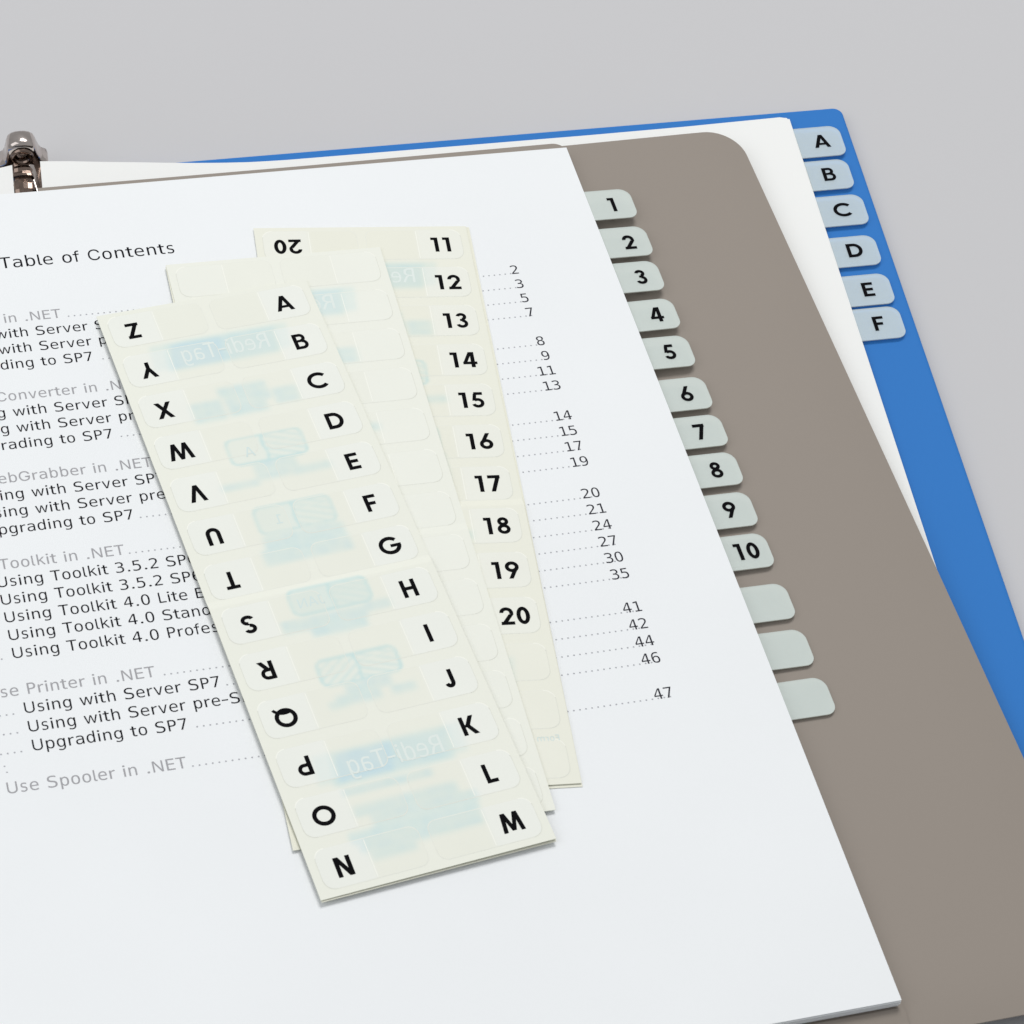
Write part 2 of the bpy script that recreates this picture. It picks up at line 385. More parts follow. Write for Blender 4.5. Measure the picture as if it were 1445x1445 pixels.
    'W': [686,[155,0,16,509,82,509,163,196,167,179,172,162,175,145,179,128,183,111,187,94,190,76,194,58,197,40,189,40,193,58,196,76,200,94,203,111,207,128,211,145,215,162,220,179,224,196,306,509,380,509,462,196,466,179,470,162,474,145,478,128,482,111,486,94,490,76,494,58,497,40,488,40,492,58,495,76,499,94,503,111,506,128,510,145,515,162,519,179,523,196,603,509,670,509,530,0,455,0,368,323,362,345,357,368,351,391,346,417,341,445,336,475,350,475,345,446,340,420,335,395,330,371,324,347,318,323,230,0],[0,2,1,0,3,2,22,55,23,55,24,23,55,56,24,56,25,24,44,46,45,44,47,46,22,54,55,57,25,56,58,53,57,53,25,57,22,58,54,58,53,54,22,59,58,52,25,53,22,60,59,51,25,52,22,61,60,50,25,51,22,62,61,49,25,50,22,63,62,48,25,49,0,4,3,21,63,22,48,26,25,43,47,44,0,5,4,20,63,21,48,27,26,42,47,43,0,6,5,19,63,20,48,28,27,41,47,42,0,7,6,18,63,19,48,29,28,40,47,41,0,8,7,17,63,18,48,30,29,39,47,40,0,9,8,16,63,17,48,31,30,38,47,39,0,10,9,15,63,16,48,32,31,37,47,38,0,14,10,14,11,10,48,36,32,36,33,32,14,11,15,11,63,15,36,33,37,33,47,37,12,63,11,34,47,33,0,13,14,48,35,36,0,12,13,0,63,12,48,34,35,48,47,34]],
    'a': [429,[244,196,223,196,189,194,161,187,139,176,123,161,114,142,110,118,113,96,120,78,132,63,148,52,167,46,190,44,223,48,251,60,274,80,291,108,301,142,304,182,304,196,369,222,369,0,304,0,304,58,289,37,272,19,253,6,230,-3,205,-8,177,-10,140,-6,108,5,82,24,62,48,50,78,46,114,51,153,66,186,90,212,124,231,166,242,218,246,304,246,304,256,302,285,294,307,281,324,262,336,237,343,206,345,184,344,162,341,140,336,118,328,96,319,75,308,75,372,98,381,121,387,143,393,164,396,185,399,206,399,237,398,264,393,289,385,310,374,329,360,344,342,352,330,359,315,363,299,366,279,368,254],[62,64,63,61,64,62,61,65,64,60,65,61,60,66,65,59,66,60,58,66,59,58,67,66,57,67,58,57,68,67,56,55,57,55,54,57,54,53,57,53,52,57,52,51,57,51,68,57,51,50,68,50,69,68,49,69,50,48,69,49,48,70,69,47,70,48,47,71,70,46,71,47,46,72,71,45,72,46,45,73,72,44,73,45,44,74,73,43,74,44,43,21,74,41,43,42,41,21,43,40,21,41,39,21,40,39,20,21,20,22,21,38,1,39,1,20,39,38,2,1,0,20,1,19,22,20,38,3,2,38,4,3,37,4,38,18,22,19,37,5,4,37,6,5,36,6,37,17,22,18,36,7,6,36,8,7,35,8,36,16,24,17,24,22,17,35,9,8,15,24,16,34,9,35,34,10,9,34,11,10,14,24,15,14,25,24,23,22,24,34,12,11,33,12,34,13,25,14,33,13,12,33,25,13,33,26,25,32,26,33,32,27,26,32,28,27,31,28,32,31,29,28,30,29,31]],
    'b': [429,[320,195,317,240,309,278,296,307,278,328,254,341,226,345,197,341,174,328,155,307,142,278,134,240,131,195,134,149,142,112,155,83,174,61,197,48,226,44,254,48,278,61,296,82,309,112,317,149,131,340,143,358,157,372,174,384,193,393,213,398,236,399,280,393,317,375,347,345,369,305,383,255,387,196,383,136,369,86,347,45,316,14,279,-4,235,-10,213,-8,193,-3,174,5,157,17,143,31,131,49,131,0,67,0,67,542,131,542],[50,52,51,50,24,52,29,31,30,28,31,29,28,32,31,27,32,28,26,32,27,26,33,32,25,33,26,24,6,25,6,33,25,6,5,33,5,34,33,24,7,6,4,34,5,24,8,7,50,10,24,10,9,24,9,8,24,3,34,4,2,34,3,2,35,34,1,35,2,50,11,10,1,36,35,0,36,1,50,12,11,0,37,36,50,13,12,23,37,0,50,14,13,22,37,23,22,38,37,50,15,14,21,38,22,21,39,38,50,48,15,48,16,15,20,39,21,48,17,16,19,39,20,50,49,48,47,17,48,47,18,17,18,39,19,18,40,39,47,40,18,46,40,47,45,40,46,45,41,40,44,41,45,43,41,44,43,42,41]],
    'd': [429,[299,340,299,542,363,542,363,0,299,0,299,49,287,31,273,17,256,5,237,-3,217,-8,195,-10,151,-4,114,14,83,45,61,86,47,136,43,196,47,255,61,305,84,345,114,375,151,393,195,399,217,398,238,393,257,384,273,373,287,358,110,195,113,149,121,112,134,82,152,61,176,48,204,44,232,48,256,61,275,83,288,112,296,149,299,195,296,240,288,278,275,307,256,328,232,341,204,345,176,341,152,328,134,307,121,278,113,240],[0,2,1,0,3,2,22,24,23,22,25,24,21,25,22,21,26,25,21,27,26,20,27,21,20,28,27,20,47,28,47,0,28,19,48,20,48,47,20,46,0,47,19,49,48,45,0,46,45,44,0,44,43,0,43,3,0,19,50,49,19,51,50,18,51,19,18,52,51,42,3,43,17,52,18,17,29,52,41,3,42,16,29,17,16,30,29,40,3,41,39,3,40,16,31,30,15,31,16,38,3,39,15,32,31,14,32,15,37,5,38,5,3,38,14,33,32,36,5,37,14,34,33,36,6,5,4,3,5,35,6,36,14,35,34,13,35,14,13,6,35,13,7,6,13,8,7,12,8,13,12,9,8,12,10,9,11,10,12]],
    'e': [429,[387,211,387,180,110,180,110,178,113,138,124,105,143,79,168,60,199,48,237,44,258,45,279,49,301,54,324,62,347,71,372,84,372,20,348,11,325,3,302,-3,279,-7,257,-9,236,-10,180,-4,133,14,94,44,66,85,49,135,43,195,48,253,65,302,93,344,130,375,175,393,227,399,273,394,312,377,344,349,368,311,382,265,323,230,320,264,311,293,296,316,277,332,253,342,224,345,195,342,169,331,148,314,130,291,119,263,112,229],[33,35,34,33,36,35,32,36,33,32,37,36,31,37,32,31,46,37,46,45,37,45,38,37,31,47,46,30,47,31,44,38,45,30,48,47,43,38,44,30,49,48,42,38,43,30,50,49,42,39,38,29,50,30,41,39,42,29,51,50,41,0,39,40,0,41,29,52,51,28,52,29,52,0,40,28,0,52,28,1,0,27,2,28,2,1,28,27,3,2,27,4,3,27,5,4,26,5,27,26,6,5,25,6,26,14,16,15,25,7,6,13,16,14,12,16,13,25,8,7,11,16,12,10,16,11,25,9,8,9,16,10,24,9,25,24,16,9,24,17,16,23,17,24,23,18,17,23,19,18,23,20,19,22,20,23,22,21,20]],
    'f': [254,[228,379,228,327,6,327,6,379,81,0,81,432,82,452,87,470,96,486,107,499,120,510,135,519,152,525,169,529,187,530,201,530,212,529,222,527,231,525,238,523,243,521,227,468,224,470,220,471,215,472,209,473,202,474,195,474,178,472,164,468,154,460,147,449,143,435,142,419,142,0],[13,15,14,13,16,15,12,16,13,12,17,16,12,18,17,11,18,12,11,19,18,11,20,19,11,21,20,10,21,11,9,23,10,23,22,10,22,21,10,8,25,9,25,24,9,24,23,9,7,27,8,27,26,8,26,25,8,7,28,27,7,29,28,6,29,7,6,30,29,6,31,30,5,31,6,5,32,31,5,33,32,4,33,5,4,34,33,2,0,3,2,1,0]],
    'g': [429,[299,198,296,242,288,279,275,308,257,328,234,341,207,345,178,341,154,328,135,308,121,279,113,242,110,198,113,154,121,117,135,88,154,67,178,55,208,50,235,55,257,67,275,88,288,117,296,154,363,25,358,-29,344,-73,321,-108,289,-133,249,-148,200,-153,182,-153,163,-151,144,-148,125,-145,106,-140,86,-134,86,-71,108,-80,129,-88,148,-94,166,-99,183,-101,200,-102,231,-99,256,-89,275,-74,288,-51,296,-22,299,16,299,18,299,62,287,42,273,26,257,13,238,4,217,-1,193,-3,150,3,114,22,84,52,61,92,47,141,43,198,47,255,61,304,84,345,114,375,150,393,193,399,216,398,238,393,256,384,273,373,287,357,299,338,299,389,363,389],[68,70,69,68,71,70,67,71,68,67,72,71,75,77,76,75,24,77,67,73,72,66,73,67,66,74,73,66,6,74,6,75,74,66,7,6,5,75,6,65,7,66,65,8,7,4,75,5,4,3,75,3,2,75,2,24,75,65,9,8,65,10,9,64,10,65,64,11,10,1,24,2,63,11,64,63,12,11,0,24,1,62,12,63,62,13,12,23,24,0,22,24,23,62,14,13,61,14,62,21,24,22,61,15,14,60,15,61,20,51,21,51,24,21,60,16,15,19,51,20,60,17,16,19,52,51,50,24,51,18,52,19,60,18,17,59,18,60,59,52,18,59,53,52,59,54,53,50,25,24,58,54,59,49,25,50,48,25,49,58,55,54,58,56,55,57,56,58,47,25,48,47,26,25,46,26,47,36,38,37,46,27,26,45,27,46,36,39,38,36,40,39,44,27,45,36,41,40,36,42,41,43,27,44,36,43,42,36,27,43,36,28,27,36,29,28,35,29,36,34,29,35,33,29,34,33,30,29,32,30,33,31,30,32]],
    'h': [429,[366,242,366,0,302,0,302,242,299,274,293,299,283,319,268,333,249,341,225,344,198,340,175,330,156,312,143,287,135,257,132,220,132,0,68,0,68,542,132,542,132,331,145,352,160,369,178,382,199,392,222,397,248,399,284,395,314,382,337,360,353,330,363,290],[17,19,18,17,20,19,25,27,26,24,27,25,24,28,27,23,28,24,22,28,23,22,29,28,21,29,22,21,9,29,9,30,29,20,10,21,10,9,21,8,30,9,7,30,8,20,11,10,6,30,7,17,14,20,14,13,20,13,12,20,12,11,20,6,31,30,5,31,6,4,31,5,4,0,31,3,0,4,17,15,14,2,0,3,2,1,0,17,16,15]],
    'i': [167,[84,443,73,444,63,448,54,455,47,463,43,472,41,483,43,494,47,504,54,512,63,518,73,522,84,524,95,522,105,518,114,512,121,504,125,494,126,483,125,472,121,463,114,455,105,448,95,444,53,0,53,379,114,379,114,0],[24,26,25,24,27,26,11,13,12,10,13,11,10,14,13,9,14,10,9,15,14,8,15,9,8,16,15,7,16,8,7,17,16,6,17,7,6,18,17,5,18,6,5,19,18,4,19,5,4,20,19,3,20,4,3,21,20,2,21,3,2,22,21,1,22,2,1,23,22,0,23,1]],
    'k': [429,[82,542,148,542,148,228,317,390,394,390,241,243,419,0,340,0,196,201,148,156,148,0,82,0],[11,1,0,11,2,1,2,4,3,2,5,4,2,8,5,8,6,5,11,9,2,9,8,2,7,6,8,11,10,9]],
    'l': [189,[139,-2,112,0,91,8,74,20,62,37,55,59,53,84,53,509,114,509,114,99,114,83,117,71,120,62,126,57,135,53,146,52,152,52,157,52,160,53,164,53,167,54,170,54,181,3,175,1,169,0,162,-1,154,-2,147,-2],[6,8,7,6,9,8,6,10,9,5,10,6,5,11,10,5,12,11,5,13,12,4,13,5,4,14,13,20,22,21,19,22,20,18,22,19,4,15,14,17,22,18,16,22,17,15,22,16,4,22,15,3,22,4,2,22,3,1,22,2,1,23,22,1,24,23,1,25,24,0,25,1,0,26,25,0,27,26]],
    'm': [610,[53,0,53,379,112,379,112,295,108,295,114,314,122,331,132,346,144,358,158,368,172,376,187,382,203,385,219,386,245,383,268,375,287,361,303,342,314,320,321,295,312,295,318,312,326,329,337,343,350,356,364,366,381,375,398,381,417,385,437,386,458,385,478,380,497,372,514,361,529,346,541,328,550,307,555,283,557,255,557,0,496,0,496,254,493,279,485,298,473,313,456,323,438,329,419,330,402,329,387,326,374,320,363,312,353,302,345,290,340,277,336,263,335,247,335,0,274,0,274,260,272,280,265,297,253,311,238,322,220,328,199,330,185,329,171,326,158,320,145,312,135,302,126,289,119,274,115,257,114,238,114,0],[12,14,13,28,30,29,11,14,12,27,30,28,27,31,30,11,15,14,10,15,11,26,31,27,26,32,31,0,2,1,0,4,2,4,3,2,9,15,10,25,32,26,9,16,15,25,33,32,8,16,9,24,33,25,8,17,16,24,34,33,7,17,8,23,34,24,23,35,34,6,17,7,22,47,23,47,35,23,6,65,17,65,18,17,5,66,6,66,65,6,64,18,65,22,48,47,46,35,47,5,67,66,22,49,48,21,49,22,45,35,46,45,36,35,63,18,64,5,68,67,21,50,49,44,36,45,62,18,63,5,69,68,62,19,18,21,51,50,4,69,5,43,36,44,20,51,21,4,70,69,20,52,51,61,19,62,43,37,36,20,53,52,4,71,70,42,37,43,60,20,61,20,19,61,0,72,4,72,71,4,60,53,20,60,54,53,42,38,37,59,54,60,41,38,42,59,55,54,0,73,72,59,56,55,58,56,59,0,74,73,41,39,38,40,39,41,58,57,56,0,75,74]],
    'n': [429,[366,242,366,0,302,0,302,242,299,274,293,299,283,319,268,333,249,341,225,344,198,340,175,330,156,312,143,287,135,257,132,220,132,0,68,0,68,390,132,390,132,331,145,352,160,369,178,382,199,392,222,397,248,399,284,395,314,382,337,360,353,330,363,290],[25,27,26,24,27,25,24,28,27,23,28,24,17,19,18,17,20,19,22,28,23,22,29,28,21,29,22,21,9,29,9,30,29,20,10,21,10,9,21,8,30,9,7,30,8,20,11,10,6,30,7,17,14,20,14,13,20,13,12,20,12,11,20,6,31,30,5,31,6,4,31,5,4,0,31,3,0,4,17,15,14,2,0,3,2,1,0,17,16,15]],
    'o': [429,[214,345,185,341,160,328,141,307,127,278,118,240,116,195,118,149,127,112,141,82,160,61,185,48,214,44,245,48,269,61,289,82,303,112,311,149,314,195,311,240,303,278,289,307,269,328,245,341,214,399,264,394,306,376,339,347,363,307,377,256,382,195,377,133,363,83,339,42,306,13,265,-4,214,-10,165,-4,123,13,91,42,67,83,52,133,48,195,52,256,67,307,91,347,123,376,165,394],[47,25,24,46,25,47,46,26,25,45,26,46,45,27,26,44,1,45,1,0,45,0,27,45,0,23,27,23,28,27,44,2,1,22,28,23,44,3,2,21,28,22,44,4,3,20,28,21,43,4,44,20,29,28,43,5,4,19,29,20,42,5,43,19,30,29,42,6,5,18,30,19,41,6,42,41,7,6,17,30,18,17,31,30,16,31,17,41,8,7,40,8,41,16,32,31,15,32,16,40,9,8,39,9,40,15,33,32,39,10,9,14,33,15,13,33,14,39,11,10,12,33,13,39,12,11,39,33,12,38,33,39,38,34,33,37,34,38,37,35,34,36,35,37]],
    'p': [429,[131,49,131,-148,66,-148,66,390,131,390,131,340,142,358,157,373,173,384,192,393,212,398,235,399,278,393,315,375,346,345,368,304,381,253,386,193,381,134,368,85,345,44,315,14,278,-4,235,-10,212,-8,191,-3,173,5,156,17,142,31,319,195,316,240,308,278,295,307,277,328,254,341,225,345,197,341,173,328,155,307,141,278,133,240,131,195,133,149,141,112,155,83,173,61,197,48,225,44,254,48,277,61,295,82,308,112,316,149],[10,12,11,9,12,10,9,13,12,8,13,9,2,4,3,2,5,4,7,13,8,7,14,13,6,14,7,5,35,6,35,14,6,5,36,35,34,14,35,34,15,14,33,15,34,5,37,36,2,40,5,40,39,5,39,38,5,38,37,5,32,15,33,31,15,32,31,16,15,30,16,31,30,17,16,29,17,30,2,41,40,2,42,41,52,17,29,52,18,17,2,43,42,51,18,52,51,19,18,2,0,43,0,44,43,50,19,51,50,20,19,0,45,44,49,20,50,0,46,45,48,20,49,2,1,0,28,46,0,28,47,46,47,20,48,28,20,47,28,21,20,27,21,28,26,21,27,26,22,21,25,22,26,24,22,25,24,23,22]],
    'r': [259,[53,0,53,379,112,379,112,321,115,321,124,339,137,354,152,367,171,377,191,383,213,385,218,385,223,385,229,384,235,384,240,384,243,384,243,322,241,323,236,324,230,324,223,325,215,326,207,326,190,324,174,321,159,315,146,306,135,296,126,284,119,269,115,254,114,237,114,0],[9,11,10,9,12,11,9,13,12,9,14,13,9,15,14,9,16,15,9,17,16,8,17,9,0,2,1,0,3,2,7,17,8,6,17,7,5,19,6,19,18,6,18,17,6,4,23,5,23,22,5,22,21,5,21,20,5,20,19,5,4,24,23,4,25,24,0,4,3,0,31,4,31,30,4,30,29,4,29,28,4,28,27,4,27,26,4,26,25,4,0,32,31,0,33,32]],
    's': [429,[339,376,339,314,320,324,302,332,283,338,265,342,246,345,227,346,200,344,178,339,162,332,150,321,143,306,140,289,142,273,147,260,156,250,172,241,199,233,236,225,262,220,291,212,315,200,334,183,348,164,356,140,359,113,354,77,340,47,318,22,287,4,249,-6,203,-10,184,-9,164,-7,143,-4,121,1,98,7,74,14,74,80,98,69,121,60,143,53,164,48,185,45,205,44,231,45,253,51,271,61,284,74,291,90,294,109,284,136,256,156,209,171,206,171,182,176,148,185,121,197,101,213,87,232,78,255,76,282,80,317,92,346,114,369,142,386,179,396,222,399,242,399,262,397,282,394,301,389,320,383],[67,69,68,67,70,69,67,71,70,66,71,67,66,72,71,66,73,72,65,73,66,65,0,73,65,5,0,5,4,0,4,3,0,3,2,0,2,1,0,64,7,65,7,6,65,6,5,65,64,8,7,63,9,64,9,8,64,63,10,9,63,11,10,63,12,11,62,12,63,62,13,12,62,14,13,61,14,62,61,15,14,61,16,15,60,16,61,60,17,16,60,18,17,60,19,18,59,19,60,59,20,19,59,21,20,58,21,59,58,22,21,58,23,22,57,23,58,56,23,57,56,24,23,55,24,56,54,24,55,53,24,54,53,25,24,52,25,53,52,26,25,51,26,52,51,27,26,50,27,51,49,27,50,38,40,39,49,28,27,48,28,49,38,41,40,47,28,48,38,42,41,38,43,42,46,28,47,38,44,43,46,29,28,45,29,46,38,45,44,38,29,45,38,30,29,37,30,38,36,30,37,36,31,30,35,31,36,34,31,35,34,32,31,33,32,34]],
    't': [227,[204,379,204,327,6,327,6,379,65,471,126,471,126,98,127,83,130,70,136,61,144,55,156,51,170,50,175,50,180,50,185,51,191,52,197,53,202,54,213,2,207,0,200,-2,192,-3,184,-3,176,-4,168,-4,138,-1,113,7,92,21,77,41,68,64,65,93],[31,5,4,31,6,5,2,0,3,2,1,0,31,7,6,30,7,31,30,8,7,30,9,8,29,9,30,29,10,9,29,11,10,17,19,18,16,19,17,15,19,16,29,12,11,14,19,15,13,19,14,12,19,13,29,19,12,28,19,29,27,19,28,26,19,27,26,20,19,26,21,20,25,21,26,25,22,21,25,23,22,25,24,23]],
    'v': [429,[35,390,101,390,214,63,328,390,394,390,256,0,173,0],[6,1,0,6,2,1,2,4,3,2,5,4,6,5,2]],
    'w': [567,[138,0,23,379,87,379,133,214,140,190,147,164,154,137,161,107,168,75,175,41,165,41,172,74,179,105,186,135,192,163,199,189,206,214,252,379,316,379,362,214,368,189,375,163,382,136,388,106,395,75,402,41,391,41,399,75,406,106,413,135,420,163,427,189,434,214,480,379,545,379,429,0,368,0,319,172,314,189,309,207,305,225,300,243,295,262,291,280,286,299,281,318,277,338,291,338,286,319,281,299,277,280,272,262,267,243,263,225,258,207,253,189,248,172,199,0],[0,2,1,0,3,2,16,46,17,46,18,17,46,47,18,47,19,18,32,34,33,32,35,34,16,45,46,48,19,47,49,44,48,44,19,48,16,49,45,49,44,45,16,50,49,43,19,44,16,51,50,42,19,43,16,52,51,41,19,42,40,19,41,16,53,52,39,19,40,16,54,53,0,4,3,15,54,16,39,20,19,31,35,32,38,20,39,15,55,54,0,5,4,37,20,38,37,21,20,30,35,31,15,56,55,14,56,15,14,57,56,36,21,37,0,6,5,36,22,21,29,35,30,13,57,14,0,7,6,36,23,22,28,35,29,12,57,13,0,8,7,36,24,23,27,35,28,11,57,12,0,10,8,10,9,8,36,26,24,26,25,24,26,35,27,10,57,11,0,57,10,36,35,26]],
    '0': [429,[214,474,185,468,160,450,141,421,128,379,120,325,117,259,120,194,128,140,141,99,160,69,185,51,214,46,245,51,269,69,288,99,302,140,310,194,312,259,310,325,302,379,288,421,269,450,245,468,214,529,265,522,307,499,340,461,364,408,378,341,383,259,378,178,364,111,340,58,307,20,265,-3,214,-10,164,-3,122,20,89,58,65,111,51,178,46,259,51,341,65,408,89,461,122,499,164,522],[47,25,24,46,25,47,46,26,25,45,26,46,45,0,26,0,27,26,45,1,0,23,27,0,45,2,1,22,27,23,44,2,45,22,28,27,44,3,2,21,28,22,44,4,3,20,28,21,43,4,44,20,29,28,43,5,4,19,29,20,19,30,29,42,5,43,42,6,5,18,30,19,41,6,42,41,7,6,17,30,18,17,31,30,41,8,7,16,31,17,40,8,41,16,32,31,15,32,16,40,9,8,39,9,40,15,33,32,39,10,9,14,33,15,39,11,10,13,33,14,38,11,39,13,34,33,38,12,11,12,34,13,38,34,12,37,34,38,37,35,34,36,35,37]],
    '1': [429,[94,59,203,59,203,456,86,430,86,494,203,520,273,520,273,59,381,59,381,0,94,0],[4,6,5,4,2,6,2,7,6,3,2,4,1,7,2,10,1,0,10,7,1,10,8,7,10,9,8]],
    '2': [429,[130,59,369,59,369,0,53,0,53,59,95,103,132,144,167,180,196,212,218,237,234,255,255,281,270,304,281,323,288,341,292,359,293,377,290,404,282,427,268,445,248,459,225,467,197,470,176,469,154,465,131,459,107,450,83,438,57,424,57,495,81,505,104,514,128,521,151,525,173,528,196,529,244,525,284,511,319,489,345,459,360,423,365,382,364,360,358,338,350,315,337,292,321,268,299,242,284,225,266,204,243,179,214,148,176,108],[34,36,35,33,36,34,32,36,33,32,37,36,31,37,32,30,37,31,30,38,37,29,38,30,28,27,29,27,26,29,26,25,29,25,24,29,24,23,29,23,38,29,23,22,38,22,39,38,21,39,22,20,39,21,19,39,20,19,40,39,18,40,19,17,40,18,17,41,40,16,41,17,16,42,41,15,42,16,15,43,42,14,43,15,13,43,14,13,44,43,12,44,13,12,45,44,11,45,12,11,46,45,10,46,11,10,47,46,9,47,10,9,48,47,8,48,9,8,49,48,7,49,8,7,50,49,6,50,7,6,51,50,6,52,51,5,52,6,5,0,52,4,0,5,3,0,4,3,1,0,3,2,1]],
    '3': [429,[270,278,302,267,328,251,349,230,364,205,373,176,376,143,370,99,354,62,327,31,291,8,247,-6,194,-10,170,-9,146,-7,121,-3,96,2,72,8,48,16,48,86,71,74,95,65,118,58,141,53,163,50,186,49,222,52,251,61,275,75,292,95,303,120,306,150,303,179,292,202,275,222,252,237,224,246,191,249,138,249,138,307,191,307,221,309,246,316,267,328,282,344,291,364,294,387,291,412,283,432,269,449,249,461,225,468,197,470,176,469,154,467,133,463,110,458,87,451,63,442,63,507,90,514,115,519,138,524,160,527,179,529,197,529,244,525,284,512,318,491,343,463,358,429,364,390,361,363,353,339,340,319,321,301,298,288],[64,66,65,63,66,64,62,66,63,62,67,66,61,67,62,60,67,61,59,67,60,59,68,67,58,57,59,57,56,59,56,55,59,55,54,59,54,68,59,54,53,68,53,52,68,52,69,68,51,69,52,50,69,51,50,70,69,49,70,50,48,70,49,47,70,48,47,71,70,46,71,47,46,72,71,45,72,46,44,72,45,44,73,72,43,73,44,43,74,73,42,74,43,42,75,74,41,75,42,40,75,41,38,40,39,38,75,40,38,76,75,38,0,76,38,1,0,38,2,1,38,37,2,37,36,2,36,3,2,35,3,36,34,3,35,34,4,3,33,4,34,33,5,4,32,5,33,31,5,32,31,6,5,30,6,31,30,7,6,29,7,30,29,8,7,28,8,29,18,20,19,27,8,28,18,21,20,18,22,21,27,9,8,26,9,27,18,23,22,18,24,23,25,9,26,18,25,24,18,9,25,18,10,9,17,10,18,17,11,10,16,11,17,15,11,16,14,11,15,14,12,11,13,12,14]],
    '4': [429,[256,456,92,181,256,181,244,520,326,520,326,181,395,181,395,124,326,124,326,0,256,0,256,124,36,124,36,190],[13,0,3,0,4,3,0,5,4,13,1,0,2,5,0,12,1,13,12,2,1,12,5,2,12,6,5,12,7,6,11,7,12,10,8,11,8,7,11,10,9,8]],
    '5': [429,[72,520,335,520,335,461,136,461,136,333,146,336,156,339,166,341,176,343,187,343,197,344,247,338,290,322,325,296,351,260,367,217,372,167,367,116,350,73,323,37,285,11,240,-5,187,-10,160,-9,135,-8,111,-5,89,0,69,5,50,12,50,84,71,73,93,64,114,58,136,53,158,50,180,49,216,52,246,63,270,80,288,103,298,132,302,167,298,201,287,230,269,253,244,271,214,281,178,284,160,284,141,282,123,278,106,273,89,267,72,259],[53,3,0,3,1,0,3,2,1,53,4,3,9,11,10,8,11,9,7,11,8,6,11,7,5,11,6,5,12,11,4,12,5,53,52,4,52,51,4,51,50,4,50,12,4,50,49,12,49,48,12,48,13,12,48,47,13,47,46,13,46,14,13,45,14,46,44,14,45,44,15,14,43,15,44,42,15,43,42,16,15,41,16,42,40,16,41,40,17,16,39,17,40,39,18,17,38,18,39,28,30,29,37,18,38,28,31,30,37,19,18,28,32,31,36,19,37,28,33,32,28,34,33,35,19,36,28,35,34,28,19,35,28,20,19,27,20,28,27,21,20,26,21,27,25,21,26,24,21,25,24,22,21,23,22,24]],
    '6': [429,[345,508,345,444,330,452,315,458,298,463,282,467,265,469,247,470,206,464,172,448,146,420,126,381,115,332,111,272,124,293,139,311,157,325,178,335,201,342,225,344,272,339,310,323,342,298,365,262,378,219,383,167,378,115,364,71,341,36,308,10,269,-5,221,-10,166,-3,122,19,88,55,65,106,51,175,46,259,52,340,69,407,97,460,136,499,185,522,244,529,261,529,278,527,295,524,312,520,329,515,220,289,192,285,168,274,149,256,135,232,126,202,123,167,126,131,135,102,149,77,168,59,192,49,220,45,248,48,272,59,290,76,303,100,311,130,314,167,311,204,303,234,290,258,272,275,248,285],[42,44,43,42,45,44,42,46,45,42,47,46,41,47,42,41,48,47,41,0,48,41,5,0,5,4,0,4,3,0,3,2,0,2,1,0,40,7,41,7,6,41,6,5,41,40,8,7,40,9,8,39,9,40,39,10,9,39,11,10,38,11,39,38,12,11,18,20,19,17,20,18,37,12,38,17,21,20,16,21,17,37,13,12,15,21,16,15,22,21,14,22,15,14,49,22,49,72,22,72,23,22,13,50,14,50,49,14,71,23,72,13,51,50,70,23,71,13,52,51,37,52,13,70,24,23,36,52,37,69,24,70,36,53,52,68,24,69,36,54,53,68,25,24,67,25,68,36,55,54,35,55,36,35,56,55,66,25,67,66,26,25,35,57,56,65,26,66,65,27,26,34,57,35,34,58,57,64,27,65,34,59,58,63,27,64,63,28,27,34,60,59,62,28,63,33,60,34,33,61,60,61,28,62,33,28,61,33,29,28,32,29,33,32,30,29,31,30,32]],
    '7': [429,[48,520,376,520,376,490,190,0,116,0,297,461,48,461],[6,1,0,6,2,1,6,5,2,5,3,2,4,3,5]],
    '8': [429,[214,247,186,244,161,235,142,221,128,201,119,176,116,146,119,117,128,92,142,72,162,57,186,48,214,45,244,48,268,57,287,71,302,91,310,116,313,146,310,176,301,200,287,220,267,235,243,244,153,276,125,286,102,300,83,319,69,341,61,366,58,394,62,433,77,466,100,493,131,513,170,525,214,529,260,525,298,513,329,493,353,466,367,433,372,394,369,366,360,341,346,319,327,300,304,286,276,276,308,266,335,250,356,230,371,204,381,174,384,140,379,96,364,59,339,30,305,8,264,-6,214,-10,165,-6,124,7,90,29,65,59,51,96,46,139,49,174,58,204,73,230,94,250,121,266,128,388,130,362,138,341,150,324,167,312,189,305,214,302,241,305,262,312,279,324,292,341,299,362,302,388,299,414,292,436,279,453,262,465,241,472,214,475,189,472,167,465,150,452,138,435,130,414],[35,37,36,34,37,35,34,38,37,33,38,34,33,39,38,32,39,33,32,90,39,90,40,39,32,91,90,89,40,90,88,40,89,32,92,91,31,92,32,88,41,40,87,41,88,31,93,92,86,41,87,31,94,93,85,41,86,31,95,94,30,95,31,85,42,41,84,42,85,30,72,95,29,72,30,84,43,42,29,73,72,83,43,84,28,73,29,83,44,43,28,74,73,82,44,83,27,74,28,82,45,44,27,75,74,81,45,82,27,76,75,80,45,81,26,76,27,80,46,45,26,77,76,79,46,80,26,78,77,78,46,79,26,46,78,25,46,26,25,47,46,24,47,25,24,48,47,71,48,24,71,49,48,71,50,49,70,50,71,70,0,50,0,23,50,23,51,50,69,1,70,1,0,70,69,2,1,22,51,23,69,3,2,21,51,22,21,52,51,68,3,69,68,4,3,20,52,21,20,53,52,67,4,68,67,5,4,19,53,20,67,6,5,18,53,19,18,54,53,66,6,67,66,7,6,17,54,18,17,55,54,65,7,66,65,8,7,16,55,17,16,56,55,64,8,65,64,9,8,15,56,16,64,10,9,14,56,15,14,57,56,63,10,64,63,11,10,13,57,14,63,12,11,12,57,13,63,57,12,63,58,57,62,58,63,62,59,58,61,59,62,61,60,59]],
